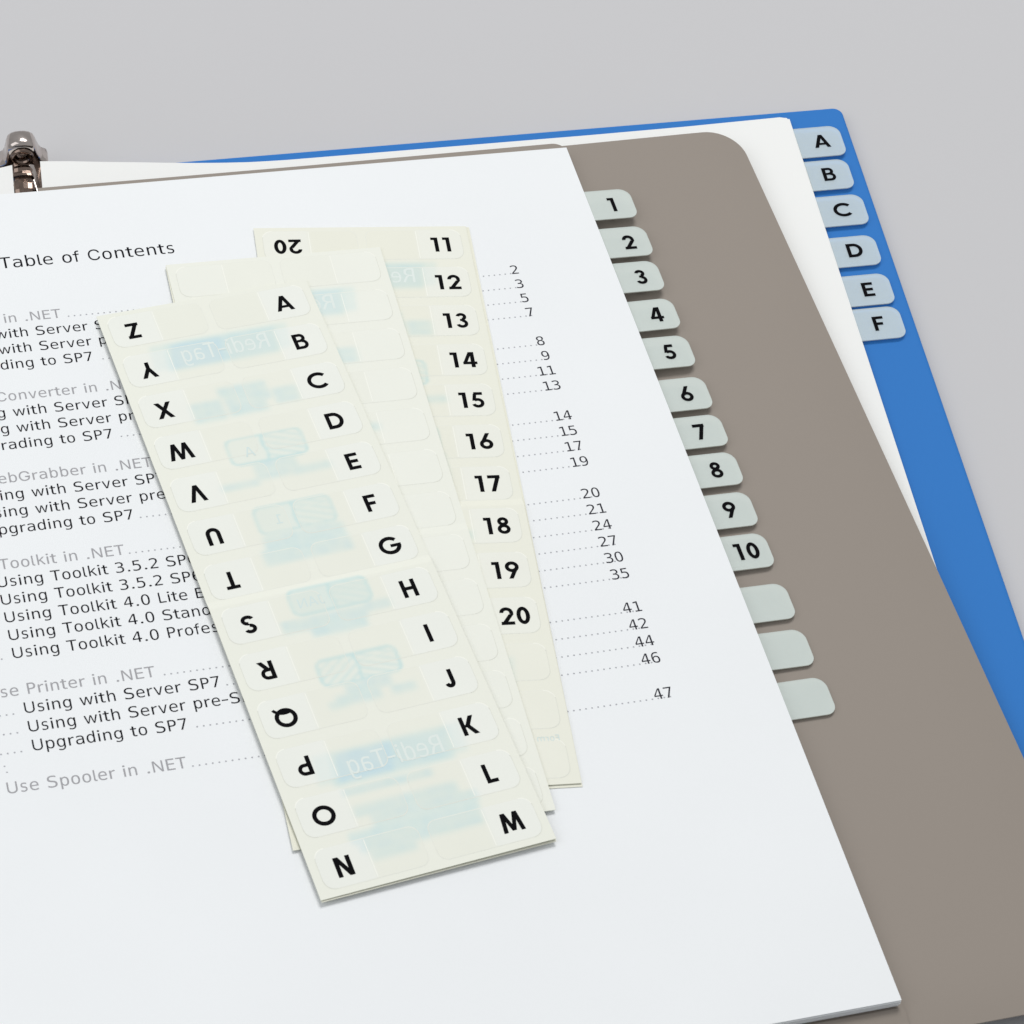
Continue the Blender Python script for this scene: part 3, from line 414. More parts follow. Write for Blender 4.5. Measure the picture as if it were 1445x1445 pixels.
    '9': [429,[208,231,235,234,259,245,278,263,292,287,301,317,304,352,301,388,292,418,278,442,259,460,235,471,208,474,179,471,156,461,137,443,124,420,116,389,114,352,116,315,124,285,137,261,155,244,179,234,82,11,82,76,97,68,113,61,129,56,146,52,163,50,180,49,221,55,255,71,282,99,301,138,312,188,316,248,303,226,288,208,270,194,249,184,227,178,202,175,156,181,117,196,85,222,63,257,49,301,44,353,49,405,63,448,87,483,119,509,158,524,206,529,261,522,305,500,339,464,362,412,376,344,381,259,375,179,358,112,330,59,291,21,242,-2,183,-10,166,-9,149,-8,132,-5,115,-1,98,5],[54,56,55,53,56,54,53,57,56,52,57,53,52,12,57,12,58,57,51,13,52,13,12,52,11,58,12,51,14,13,10,58,11,10,59,58,51,15,14,9,59,10,50,15,51,50,16,15,8,59,9,50,17,16,7,59,8,7,60,59,49,17,50,49,18,17,6,60,7,48,18,49,48,19,18,5,60,6,5,61,60,4,61,5,48,20,19,47,20,48,3,61,4,47,21,20,2,61,3,47,22,21,2,37,61,37,62,61,46,22,47,2,38,37,36,62,37,1,38,2,46,23,22,0,38,1,46,0,23,46,38,0,46,39,38,45,39,46,45,40,39,44,40,45,44,41,40,35,62,36,44,42,41,43,42,44,35,63,62,34,63,35,34,64,63,33,64,34,24,26,25,32,64,33,24,27,26,24,28,27,32,65,64,24,29,28,31,65,32,24,30,29,24,31,30,24,65,31,24,66,65,72,66,24,71,66,72,70,66,71,70,67,66,69,67,70,68,67,69]],
}
# advance widths (1/1000 em) of a wide screen sans serif
ADV = dict(a=601, b=623, c=521, d=623, e=596, f=352, g=623, h=633, i=274, j=344, k=592, l=274, m=973, n=633, o=607,
           p=623, q=623, r=427, s=521, t=394, u=633, v=592, w=818, x=592, y=592, z=525, A=684, B=686, C=698, D=771,
           E=632, F=575, G=775, J=455, L=557, N=748, P=603, R=695, S=684, T=616, U=732, W=989)
ADV.update({' ': 352, '.': 364, '-': 454})
for _d in '0123456789':
    ADV[_d] = 636
UNIT = 1.428 / 1000


def text_w(body):
    return sum(ADV[c] for c in body) / 1000


def put_text(mb, body, x, y, size, z, width=None, right=False, mirror=False, bold=0.0):
    """size = em in mm; returns the far end of the line"""
    w = text_w(body) * size
    kx = (width / w) if width else 1.0
    if right:
        x -= w * kx
    zf = z if callable(z) else (lambda a, b: z)
    cur = 0.0
    n = 0
    for c in body:
        adv = ADV[c] / 1000
        if c != ' ':
            ga, pts, tri = GLYPHS[c]
            sx = adv / (ga * UNIT)
            if c in '.-':
                sx = 1.15
            off = (adv - ga * UNIT * sx) / 2
            base = len(mb.v)
            for i in range(0, len(pts), 2):
                gx = (cur + off + pts[i] * UNIT * sx) * size * kx
                px = x + (w * kx - gx if mirror else gx)
                py = y + pts[i + 1] * UNIT * size
                mb.vert(px, py, zf(px, py))
            for i in range(0, len(tri), 3):
                f = [base + q for q in tri[i:i + 3]]
                # all triangles face up
                (ax, ay, _), (bx, by, _), (cx, cy, _) = (mb.v[q] for q in f)
                if (bx - ax) * (cy - ay) - (by - ay) * (cx - ax) < 0:
                    f = f[::-1]
                n += 1
                dz = 0.0003 * (n % 9)
                mb.face([mb.vert(*(mb.v[q][:2] + (mb.v[q][2] + dz,))) for q in f])
        cur += adv
    return x + w * kx


# ================================================================== THE SETTING
tb = MB(cover_frame)
tb.poly([(-9000, -3000), (9000, -3000), (9000, 20000), (-9000, 20000)], -3.4)
tb.build('tabletop', 'table', kind='structure')

# ================================================================== THE BINDER
binder = thing('ring_binder', 'open blue plastic ring binder with nickel ring hardware, under all the pages',
               'ring binder', cover_frame(-140, -146, -3.4))
cv = MB(cover_frame)
cv.slab(rrect(-272, -292, 0, 0, (3, 3, 3.0, 3)), -2.7, 0.0)
cv.build('cover', 'blue', binder, bevel=1.1, smooth=False)
# hinge strip and spine of the cover to the left, mostly under the pages
sp = MB(cover_frame)
sp.slab(rrect(-335, -292, -274, -6, 2), -2.7, -0.2)
sp.build('spine_panel', 'blue', binder, bevel=0.6)

ch = MB(cover_frame)      # long curved channel that carries the rings
prof = [(-7.0, 0.2), (-6.4, 1.6), (-4.6, 3.0), (-2.2, 3.8), (0, 4.1), (2.2, 3.8), (4.6, 3.0), (6.4, 1.6), (7.0, 0.2)]
xc = -245.2
for (ya, yb) in ((-286, -3.5),):
    a = [ch.vert(xc + px, ya, pz) for px, pz in prof]
    b = [ch.vert(xc + px, yb, pz) for px, pz in prof]
    for i in range(len(prof) - 1):
        ch.face((a[i + 1], a[i], b[i], b[i + 1]))
    ch.face(b[::-1])
    ch.face(a)
ch.build('ring_channel', 'metal_dark', binder, smooth=True)

# bell shaped end piece standing at the far end of the channel
bell = [(-7.2, 5.0), (-7.0, 6.0), (-5.7, 6.8), (-5.0, 8.4), (-4.5, 10.8), (-4.1, 13.2), (-3.6, 15.0), (-2.6, 16.2),
        (-1.3, 16.8), (0, 16.9), (1.3, 16.8), (2.6, 16.2), (3.6, 15.0), (4.1, 13.2), (4.5, 10.8), (5.0, 8.4),
        (5.7, 6.8), (7.0, 6.0), (7.2, 5.0)]
bell = [(bx_, bz_ if bz_ < 7 else 7 + (bz_ - 7) * .72) for bx_, bz_ in bell]
bl = MB(cover_frame)
cxb = -245.3


def bell_loop(y, k):
    return [bl.vert(cxb + px * k, y, 4.8 + (pz - 4.8) * k) for px, pz in bell]


loops = [bell_loop(3.6, .92), bell_loop(3.4, 0.97), bell_loop(2.8, 1.0), bell_loop(-0.6, 1.0), bell_loop(-1.3, .985),
         bell_loop(-1.9, 0.93), bell_loop(-2.25, 0.86), bell_loop(-2.35, 0.78), bell_loop(-2.35, .5), bell_loop(-2.35, .2)]
for A, B in zip(loops[:-1], loops[1:]):
    for i in range(len(bell) - 1):
        bl.face((A[i], A[i + 1], B[i + 1], B[i]))
bl.face(loops[-1])
bl.face(loops[0][::-1])
lever = bl.build('end_lever', 'metal', binder, smooth=True)

bb = MB(cover_frame)  # added block and plate: keep the blue cover out of the lever's reflections
bb.slab(rrect(-252.3, -40, -238.5, 3.4, 1.5), 0.1, 5.6)
bb.slab(rrect(-271.5, -60, -215, -0.05, 1.0), 0.02, 0.09)
bb.build('reflection_block', 'metal_dark', binder, bevel=0.6)

# rivet: raised ring with a domed middle on the front face
rv = MB(cover_frame)
nr = 28
rings = [(3.3, -2.5), (3.1, -3.1), (2.6, -3.5), (2.1, -3.2), (1.9, -2.4), (1.7, -2.3), (1.3, -2.9), (0.7, -3.25), (0.1, -3.35)]
L0 = []
for r, y in rings:
    L0.append([rv.vert(cxb + r * math.cos(2 * math.pi * i / nr), y - 0.1, 9.5 + r * 0.92 * math.sin(2 * math.pi * i / nr))
               for i in range(nr)])
for A, B in zip(L0[:-1], L0[1:]):
    for i in range(nr):
        j = (i + 1) % nr
        rv.face((A[i], A[j], B[j], B[i]))
rv.face(L0[-1])
rv.build('rivet', 'metal_dark', lever, smooth=True)

# ribbed neck running towards the viewer inside the notch of the page
nk = MB(cover_frame)
stations = [(-2.8, 7.6, 2.9), (-4.3, 7.0, 2.8), (-5.2, 8.6, 2.6), (-6.4, 8.9, 3.0), (-7.6, 8.3, 2.9), (-8.6, 9.3, 3.1),
            (-9.6, 9.0, 3.2), (-10.3, 7.9, 3.0), (-11.2, 9.0, 3.2), (-13.0, 9.4, 3.2), (-14.8, 8.9, 3.1), (-17, 7.6, 3.0),
            (-22, 6.8, 3.0)]
prev = None
for y, zt, hw in stations:
    ring = [nk.vert(-245.6 + hw * px, y, zt + (zz if abs(px) < 1 else -4.5)) for px, zz in
            ((-1, 0), (-.97, -1.1), (-.78, -.25), (-.4, 0), (0, .08), (.4, 0), (.78, -.25), (.97, -1.1), (1, 0))]
    if prev:
        for i in range(8):
            nk.face((prev[i + 1], prev[i], ring[i], ring[i + 1]))
    prev = ring
nk.build('ring_neck', 'metal_dark', binder, bevel=0.25)

# slim arm beside the neck
am = MB(cover_frame)
for (x0, y0, z0), (x1, y1, z1), w in (((-243.0, -4.2, 8.2), (-240.9, -16, 6.4), .8),):
    q = [(x0 - w, y0, z0), (x0 + w, y0, z0 - .6), (x1 + w, y1, z1 - .6), (x1 - w, y1, z1)]
    t = [am.vert(*p) for p in q]
    b = [am.vert(p[0], p[1], p[2] - 2.0) for p in q]
    am.face(t[::-1]); am.face(b)
    for i in range(4):
        j = (i + 1) % 4
        am.face((t[i], t[j], b[j], b[i]))
am.build('lock_arm', 'metal', binder, bevel=0.25)

# ================================================================== PAGES ON THE COVER (letter tabs)
TAB_R = 3.3


def tab_piece(fr, parent, x0, x1, y0, y1, z, text, lx, ly, droop=0.0, rot_=0.0, name='index_tab', film='tab'):
    cxx, cyy = x0, (y0 + y1) / 2

    def f(x, y, zz):
        c, s = math.cos(rot_), math.sin(rot_)
        X = cxx + c * (x - cxx) - s * (y - cyy)
        Y = cyy + s * (x - cxx) + c * (y - cyy)
        t = (x - x0) / (x1 - x0)
        return fr(X, Y, zz - droop * t * t)
    mb = MB(f)
    out = rrect(x0, y0, x1, y1, (0, TAB_R * .82, TAB_R * 1.05, 0), 8)
    mb.slab(out, z - 0.16, z + 0.16, 0, 1)
    t = mb.build(name, [film, 'tab_rim'], parent)
    if text:
        lt = MB(f)
        lettering(lt, text, lx, ly, 5.3, z + 0.175)
        lt.build('printed_numeral' if text[0].isdigit() else 'printed_letter', 'ink', t)
    return t


LET = [('A', -9.4, -21.7, -3.6, -10.15, -15.4), ('B', -23.3, -35.25, -4.5, -11.2, -29.1), ('C', -37.9, -49.9, -3.7, -10.6, -43.7),
       ('D', -54.4, -66.0, -4.1, -11.0, -59.9), ('E', -69.5, -81.1, -4.0, -10.9, -75.2), ('F', -82.2, -94.0, -4.1, -11.05, -88.2)]
for i, (c, yt, yb, xr, lx, ly) in enumerate(LET):
    zt = 1.40 - 0.07 * (i + 1)
    pg = thing('lettered_tab_page', 'white page whose translucent index tab over the blue cover is lettered %s' % c,
               'tabbed page', cover_frame(-17.7, -150, zt), 'white pages with letter tabs over the blue cover')
    jx = -17.5 + (-0.04, .03, -.02, .05, 0, .02)[i]
    sh = MB(cover_frame)
    sh.slab([(-175, -284), (jx, -284), (jx, -4.9 + .05 * i), (-175, -4.9 + .05 * i)], zt - 0.025, zt + 0.025)
    sh.build('sheet', 'paper_warm', pg)
    tab_piece(cover_frame, pg, jx + .02, xr, yb, yt, zt, c, lx, ly, droop=0.0, rot_=math.radians((.25, .1, -.1, .1, 0, .1)[i]), film='tab_thin')


# top sheet of that block: lies flat on the right, curls up towards the rings on the left
def curl(x):
    xs = [-330, -290, -252, -248.3, -240.3, -232, -222, -212, -205, -196, -188, -180, -170, -100, 0]
    zs = [3.0, 4.5, 7.9, 8.7, 9.3, 8.35, 6.9, 5.6, 4.6, 3.45, 2.6, 1.95, 1.62, 1.5, 1.5]
    return float(np.interp(x, xs, zs))


def crisp(o):
    es = o.modifiers.new('crisp_edges', 'EDGE_SPLIT')
    es.split_angle = math.radians(45)


def grid_sheet(name, fr, xs, ys, zf, matk, parent, skip=None, thick=0.1, ymap=None):
    mb = MB(fr)
    ids = {}
    for i, xx in enumerate(xs):
        for j, yy in enumerate(ys):
            Y = ymap(xx, yy) if ymap else yy
            ids[i, j] = mb.vert(xx, Y, zf(xx, Y))
    for i in range(len(xs) - 1):
        for j in range(len(ys) - 1):
            if skip and skip((xs[i] + xs[i + 1]) / 2, (ys[j] + ys[j + 1]) / 2):
                continue
            mb.face((ids[i, j], ids[i + 1, j], ids[i + 1, j + 1], ids[i, j + 1]))
    o = mb.build(name, matk, parent, smooth=True)
    so = o.modifiers.new('thickness', 'SOLIDIFY')
    so.thickness = thick * MM
    so.offset = -1
    crisp(o)
    return o


top = thing('curled_blank_page', 'blank white page on the blue cover, far edge curling up at the rings',
            'blank page', cover_frame(-120, -140, 1.5))
xs = [-262, -257, -252, -248.35, -245, -240.35] + [-238 + 3 * k for k in range(0, 25)] + [-160, -120, -80, -50, -30, -20.4, -19.2, -18.3, -17.8]
ys = [-284, -200, -120, -60, -32, -24, -16, -10, -7, -4.9]


def corner_y(x, y):
    if y > -5 and x > -20.3:
        t = (x + 20.4) / 2.6
        return y + 0.9 - 1.9 * t * t if x > -18 else y + .75 - .5 * t
    if y > -5 and x > -60:
        return y + .9 * (x + 60) / 40
    return y


grid_sheet('sheet', cover_frame, xs, ys, lambda x, y: curl(x), 'paper_warm', top,
           skip=lambda x, y: -248.35 < x < -240.35 and y > -24, ymap=corner_y)


# ================================================================== TAUPE DIVIDERS
def taupe_z(x, y):
    z = -3.45
    if x > 36:
        z -= 0.55 * ((x - 36) / 22) ** 2.5
    if y < -272:
        z -= 0.8 * ((-272 - y) / 14) ** 2
    if y > -8:
        z += 0.0
    return z


def taupe_sheet(name, label, x0, x1, y0, y1, r, zoff, topslope=0.0, skewr=0.0):
    t = thing(name, label, 'divider sheet', page_frame((x0 + x1) / 2, (y0 + y1) / 2, -3.5 + zoff),
              'taupe divider sheets between the white pages')
    # rows between two x-limits so that the far right corner can be round
    mb = MB(page_frame)
    ys_ = []
    n = 14
    for k in range(n + 1):
        ys_.append(y1 - r * (1 - math.sin(math.radians(90 * (1 - k / n)))))
    ys_ += [y1 - r - 12, y1 - r - 40, -100, -150, -200, -240, -266, -274, -278, -281, -284, y0]
    us = [0, .25, .5, .62, .7, .76, .8, .84, .87, .9, .925, .95, .97, .985, 1]
    ids = []
    for yy in ys_:
        if yy > y1 - r:
            d = yy - (y1 - r)
            xr = x1 - r + math.sqrt(max(0, r * r - d * d))
        else:
            xr = x1
        row = []
        xr += skewr * (yy - y1) / 280
        for u in us:
            xx = x0 + (xr - x0) * u
            Y = yy + (topslope * max(-90, xx) if yy > -40 else 0) * max(0, (yy + 40) / 44)
            row.append(mb.vert(xx, Y, taupe_z(xx, Y) + zoff))
        ids.append(row)
    for a, b in zip(ids[:-1], ids[1:]):
        for i in range(len(us) - 1):
            mb.face((b[i], b[i + 1], a[i + 1], a[i]))
    o = mb.build('sheet', 'taupe', t, smooth=True)
    so = o.modifiers.new('thickness', 'SOLIDIFY')
    so.thickness = 0.45 * MM
    so.offset = -1
    crisp(o)
    return t


taupe_sheet('divider_sheet', 'wide taupe plastic divider sheet with a rounded corner, under the numbered tabs',
            -216, 55.2, -286.6, 4.0, 10.5, 0.0, topslope=0.021, skewr=-2.6)
taupe_sheet('divider_sheet', 'narrow taupe divider whose far edge shows as a thin line above the contents page',
            -152, 1.2, -280, 4.75, 4.0, 0.55, topslope=0.009)

# ================================================================== NUMBERED TAB PAGES
NT = [('1', -17.95, -29.2, 13.4, 6.8, -23.8), ('2', -32.6, -43.85, 13.7, 7.5, -38.5), ('3', -45.9, -57.0, 13.0, 7.0, -51.7),
      ('4', -60.3, -71.3, 13.2, 7.2, -65.9), ('5', -73.8, -84.95, 13.3, 6.8, -79.4), ('6', -88.9, -100.1, 13.4, 6.9, -94.5),
      ('7', -102.3, -113.1, 13.6, 6.6, -107.8), ('8', -115.3, -126.3, 13.5, 6.9, -120.9), ('9', -128.8, -140.0, 13.1, 6.4, -134.2),
      ('10', -142.5, -153.5, 13.1, 6.7, -147.9), ('', -158.9, -170.1, 13.2, 0, 0), ('', -173.4, -184.6, 13.3, 0, 0),
      ('', -188.5, -199.7, 13.7, 0, 0)]
WORDS = 'one two three four five six seven eight nine ten'.split()
for i, (c, yt, yb, xr, lx, ly) in enumerate(NT):
    zt = -0.20 - 0.185 * (i + 1)
    if c:
        lab = 'white page under the contents page whose index tab reads %s' % WORDS[i]
    else:
        lab = ('white page in the stack with an unprinted index tab just below the tab numbered 10',
               'white page in the stack with the middle one of three unprinted index tabs',
               'white page in the stack with the lowest unprinted index tab, nearest the viewer')[i - 10]
    pg = thing('numbered_tab_page' if c else 'blank_tab_page', lab, 'tabbed page', page_frame(0, -140, zt),
               'white pages with index tabs over the taupe divider')
    j = random.uniform(-.18, .05)
    jy = random.uniform(-.25, .1)
    sh = MB(page_frame)
    sh.slab([(-215.9, -279.4 + jy), (j, -279.4 + jy), (j, -0.1 + jy * .3), (-215.9, -0.1 + jy * .3)], zt - 0.055, zt + 0.055)
    sh.build('sheet', 'paper', pg)
    tab_piece(page_frame, pg, j + .02, xr, yb, yt, zt, c, lx, ly, droop=random.uniform(0, .35),
              rot_=math.radians(random.uniform(-.25, .35)))

# ================================================================== CONTENTS PAGE
page = thing('contents_page', 'white printed table of contents page lying on top of the page stack', 'printed page',
             page_frame(-108, -140, 0))
ps = MB(page_frame)
xs = [-215.9 + 215.9 * k / 24 for k in range(25)]
ys = [-279.4 + 279.4 * k / 28 for k in range(29)]


def page_z(x, y):
    return -0.04 * math.sin(x / 37.0) * math.sin(y / 51.0 + 1) - 0.05 + 0.05 * math.sin(y / 80.0 - 1)


sheet = grid_sheet('sheet', page_frame, xs, ys, page_z, 'paper', page, thick=0.11)


def on_page(x, y):
    return page_z(x, y) + 0.02


LP, Y0, XR = 5.300, -46.6, -27.0
kb = 4.215        # set size of the body text
tm = MB(page_frame)
put_text(tm, 'Table of Contents', -167.0, -27.3, 47.5 / text_w('Table of Contents'), on_page)
tm.build('printed_heading', 'ink_text', sheet)

rows = [(0, 'h', 'in .NET', '2'), (1, 'i', 'Using with Server SP7', '3'), (2, 'i', 'Using with Server pre-SP7', '5'),
        (3, 'i', 'Upgrading to SP7', '7'),
        (5, 'h', 'Use Converter in .NET', '8'), (6, 'i', 'Using with Server SP7', '9'), (7, 'i', 'Using with Server pre-SP7', '11'),
        (8, 'i', 'Upgrading to SP7', '13'),
        (10, 'h', 'Use WebGrabber in .NET', '14'), (11, 'i', 'Using with Server SP7', '15'),
        (12, 'i', 'Using with Server pre-SP7', '17'), (13, 'i', 'Upgrading to SP7', '19'),
        (15, 'h', 'Use Toolkit in .NET', '20'), (16, 'i', 'Using Toolkit 3.5.2 SP6', '21'),
        (17, 'i', 'Using Toolkit 3.5.2 SP6', '24'), (18, 'i', 'Using Toolkit 4.0 Lite Edition', '27'),
        (19, 'i', 'Using Toolkit 4.0 Standard Edition', '30'), (20, 'i', 'Using Toolkit 4.0 Professional', '35'),
        (22, 'h', 'Use Printer in .NET', '41'), (23, 'i', 'Using with Server SP7', '42'),
        (24, 'i', 'Using with Server pre-SP7', '44'), (25, 'i', 'Upgrading to SP7', '46'),
        (27, 'h', 'Use Spooler in .NET', '47')]
DOT = 1.567
for k, kind, body, num in rows:
    yb = Y0 - LP * k
    sh_ = -0.088 * (25 - k)      # the print runs slightly askew on the sheet
    m1 = MB(page_frame)
    if kind == 'h':
        if k == 0:
            put_text(m1, body, -153.8, yb, kb, on_page, right=True)
            xe = -153.8
        else:
            xe = put_text(m1, body, -190.8 + sh_ + (8.3 if k == 5 else 0), yb, kb, on_page)
    else:
        xe = put_text(m1, body, -183.1 + sh_, yb, kb, on_page)
    m1.build('printed_entry', 'ink_grey' if kind == 'h' else 'ink_text', sheet)
    m2 = MB(page_frame)
    xl = put_text(m2, num, XR, yb, kb * 1.0, on_page, right=True)
    m2.build('printed_page_number', 'ink_num', sheet)
    dm = MB(page_frame)
    xd = math.ceil((xe + .9) / DOT) * DOT
    pos = []
    while xd < xl - .35:
        pos.append(xd)
        xd += DOT
    if kind == 'i':
        x2 = -190.2 + sh_
        while x2 < -184.0 + sh_:
            pos.append(x2)
            x2 += DOT
    for q in pos:
        dm.poly([(q + .25 * math.cos(a * math.pi / 3), yb + .24 + .25 * math.sin(a * math.pi / 3)) for a in range(6)], on_page)
    if k == 25:
        for q, yy in ((-189.9, -182.2), (-189.6, -183.9)):
            dm.poly([(q + .25 * math.cos(a * math.pi / 3), yy + .21 * math.sin(a * math.pi / 3)) for a in range(6)], on_page)
    dm.build('leader_dots', 'ink_dots', sheet, kind='stuff')

# ================================================================== SHEETS OF INDEX LABELS
SW, SH, PITCH = 59.5, 183.5, 14.115


def blur(a, n):
    for ax in (0, 1):
        k = np.ones(2 * n + 1) / (2 * n + 1)
        for _ in range(2):
            a = np.apply_along_axis(lambda r: np.convolve(np.pad(r, n, mode='edge'), k, 'valid'), ax, a)
    return a


def show_through(us, vs):
    """pale blue printing on the back of the liner, seen soft through it: amounts of cyan and of blue"""
    U, V = np.meshgrid(us, vs, indexing='ij')
    cy = np.zeros_like(U)
    bl_ = np.zeros_like(U)
    rng = np.random.default_rng(3)

    def quad(x0, x1, yt, yb, shear, amt, arr, speck=0.0):
        x = U + shear * (V - yt) / (yb - yt) if yb != yt else U
        msk = (x >= x0) & (x <= x1) & (V <= yt) & (V >= yb)
        a = np.where(msk, amt, 0)
        if speck:
            a = a * (1 - speck * rng.random(U.shape))
        np.maximum(arr, a, out=arr)

    for (yt, yb) in ((-13.9, -22.8), (-146.7, -155.4)):
        quad(14.6, 46.0, yt + .2, yb - .3, 1.6, .60, cy, .25)
        quad(10.5, 49.0, yt + .3, yb + .6, 1.0, .30, cy)
        quad(16.2, 30.2, yt - .4, yb + .5, 1.6, .58, bl_, .35)
        quad(30.2, 44.8, yt - .4, yb + .5, 1.6, .22, bl_, .4)
    # blocks of small type
    small = [(23.5, 36.5, -32.0, -34.6), (24.5, 36.8, -34.9, -37.8), (24.9, 34.8, -38.1, -41.2), (15.0, 23.2, -35.6, -41.7),
             (37.8, 44.3, -35.3, -40.0), (25, 36.2, -58.0, -61.2), (14.9, 24.6, -63.0, -64.6), (25.0, 33.5, -61.6, -63.2),
             (34.3, 44.7, -61.8, -63.6), (20.0, 41.0, -81.2, -85.2), (18.3, 41.3, -85.6, -89.8), (16.0, 38.0, -107.8, -111.0),
             (38.2, 44.8, -107.2, -109.6), (22.6, 36.9, -111.3, -113.6), (25.1, 36.8, -129.2, -131.6), (22.0, 33.0, -131.9, -134.5),
             (36.0, 42.0, -132.4, -134.6), (19.8, 24.0, -133.2, -135.0), (14.5, 37, -157.2, -158.8),
             (15.3, 41.5, -162.2, -164.9), (19.0, 45.5, -165.6, -168.2), (12.0, 44.8, -168.9, -171.6), (13.5, 44.3, -172.2, -174.6),
             (15.3, 26.4, -174.9, -176.8)]
    for x0, x1, yt, yb in small:
        x = x0
        while x < x1:
            w = rng.uniform(1.2, 4.2)
            n = max(1, int(round((yt - yb) / 1.45)))
            for r_ in range(n):
                yy = yt - (yt - yb) * r_ / n
                quad(x, min(x + w, x1), yy, yy - (yt - yb) / n + .35, 0, rng.uniform(.45, .75), cy, .45)
                quad(x, min(x + w, x1), yy, yy - (yt - yb) / n + .35, 0, rng.uniform(.0, .35), bl_, .5)
            x += w + .5
        quad(x0 - .3, x1 + .3, yt + .3, yb - .3, 0, .40, cy)
    cy = blur(cy, 2)
    bl_ = blur(bl_, 2)
    blot = blur(rng.random(U.shape), 4)
    blot = (blot - blot.min()) / (blot.max() - blot.min())
    cy *= .72 + .70 * blot
    bl_ *= .72 + .80 * blot
    cy, bl_ = np.clip(cy, 0, 1), np.clip(bl_, 0, 1)
    # four drawings of a folded tab
    for (x0, x1, yt, yb, xm, dark) in ((20.0, 40.6, -49.2, -57.6, 29.8, 0), (20.0, 40.6, -72.0, -80.4, 30.3, .1),
                                      (20.0, 40.8, -99.0, -106.6, 30.8, .22), (20.1, 40.8, -120.8, -128.5, 30.3, 0)):
        r = 1.9
        dx = np.maximum(np.abs(U - (x0 + x1) / 2) - (x1 - x0) / 2 + r, 0)
        dy = np.maximum(np.abs(V - (yt + yb) / 2) - (yt - yb) / 2 + r, 0)
        d = np.hypot(dx, dy) - r
        ins = (d < 0)
        cy = np.maximum(cy, np.where(np.abs(d) < .34, .85, 0))
        cy = np.maximum(cy, np.where(ins, .16 + dark, 0))
        cy = np.maximum(cy, np.where(ins & (np.abs(U - xm - .25 * np.sin(V)) < .36), .85, 0))
        hat = np.abs(((V + (U - xm) * .42) / 2.1) % 1 - .5) < .16
        cy = np.maximum(cy, np.where(ins & (U > xm) & hat, .62, 0))
        if yt < -115:
            hat2 = np.abs(((V - (U - xm) * .75) / 2.4) % 1 - .5) < .15
            cy = np.maximum(cy, np.where(ins & (U < xm) & hat2, .62, 0))
    cy = blur(cy, 1)
    return cy, bl_


UG = np.linspace(0, SW, 220)
_vs = [0.0]
VG = -np.linspace(0, SH, 660)
CY, BL = show_through(UG, VG)
BASE = np.array((0.83, 0.85, 0.765))
OUTC = np.array((0.84, 0.875, 0.865))
INC = np.array((0.77, 0.785, 0.69))
CYAN = np.array((0.545, 0.745, 0.74))
BLUE = np.array((0.50, 0.69, 0.79))
INK = BASE[None, None] * (1 - CY[..., None]) + CYAN[None, None] * CY[..., None]
INK = INK * (1 - BL[..., None]) + BLUE[None, None] * BL[..., None]


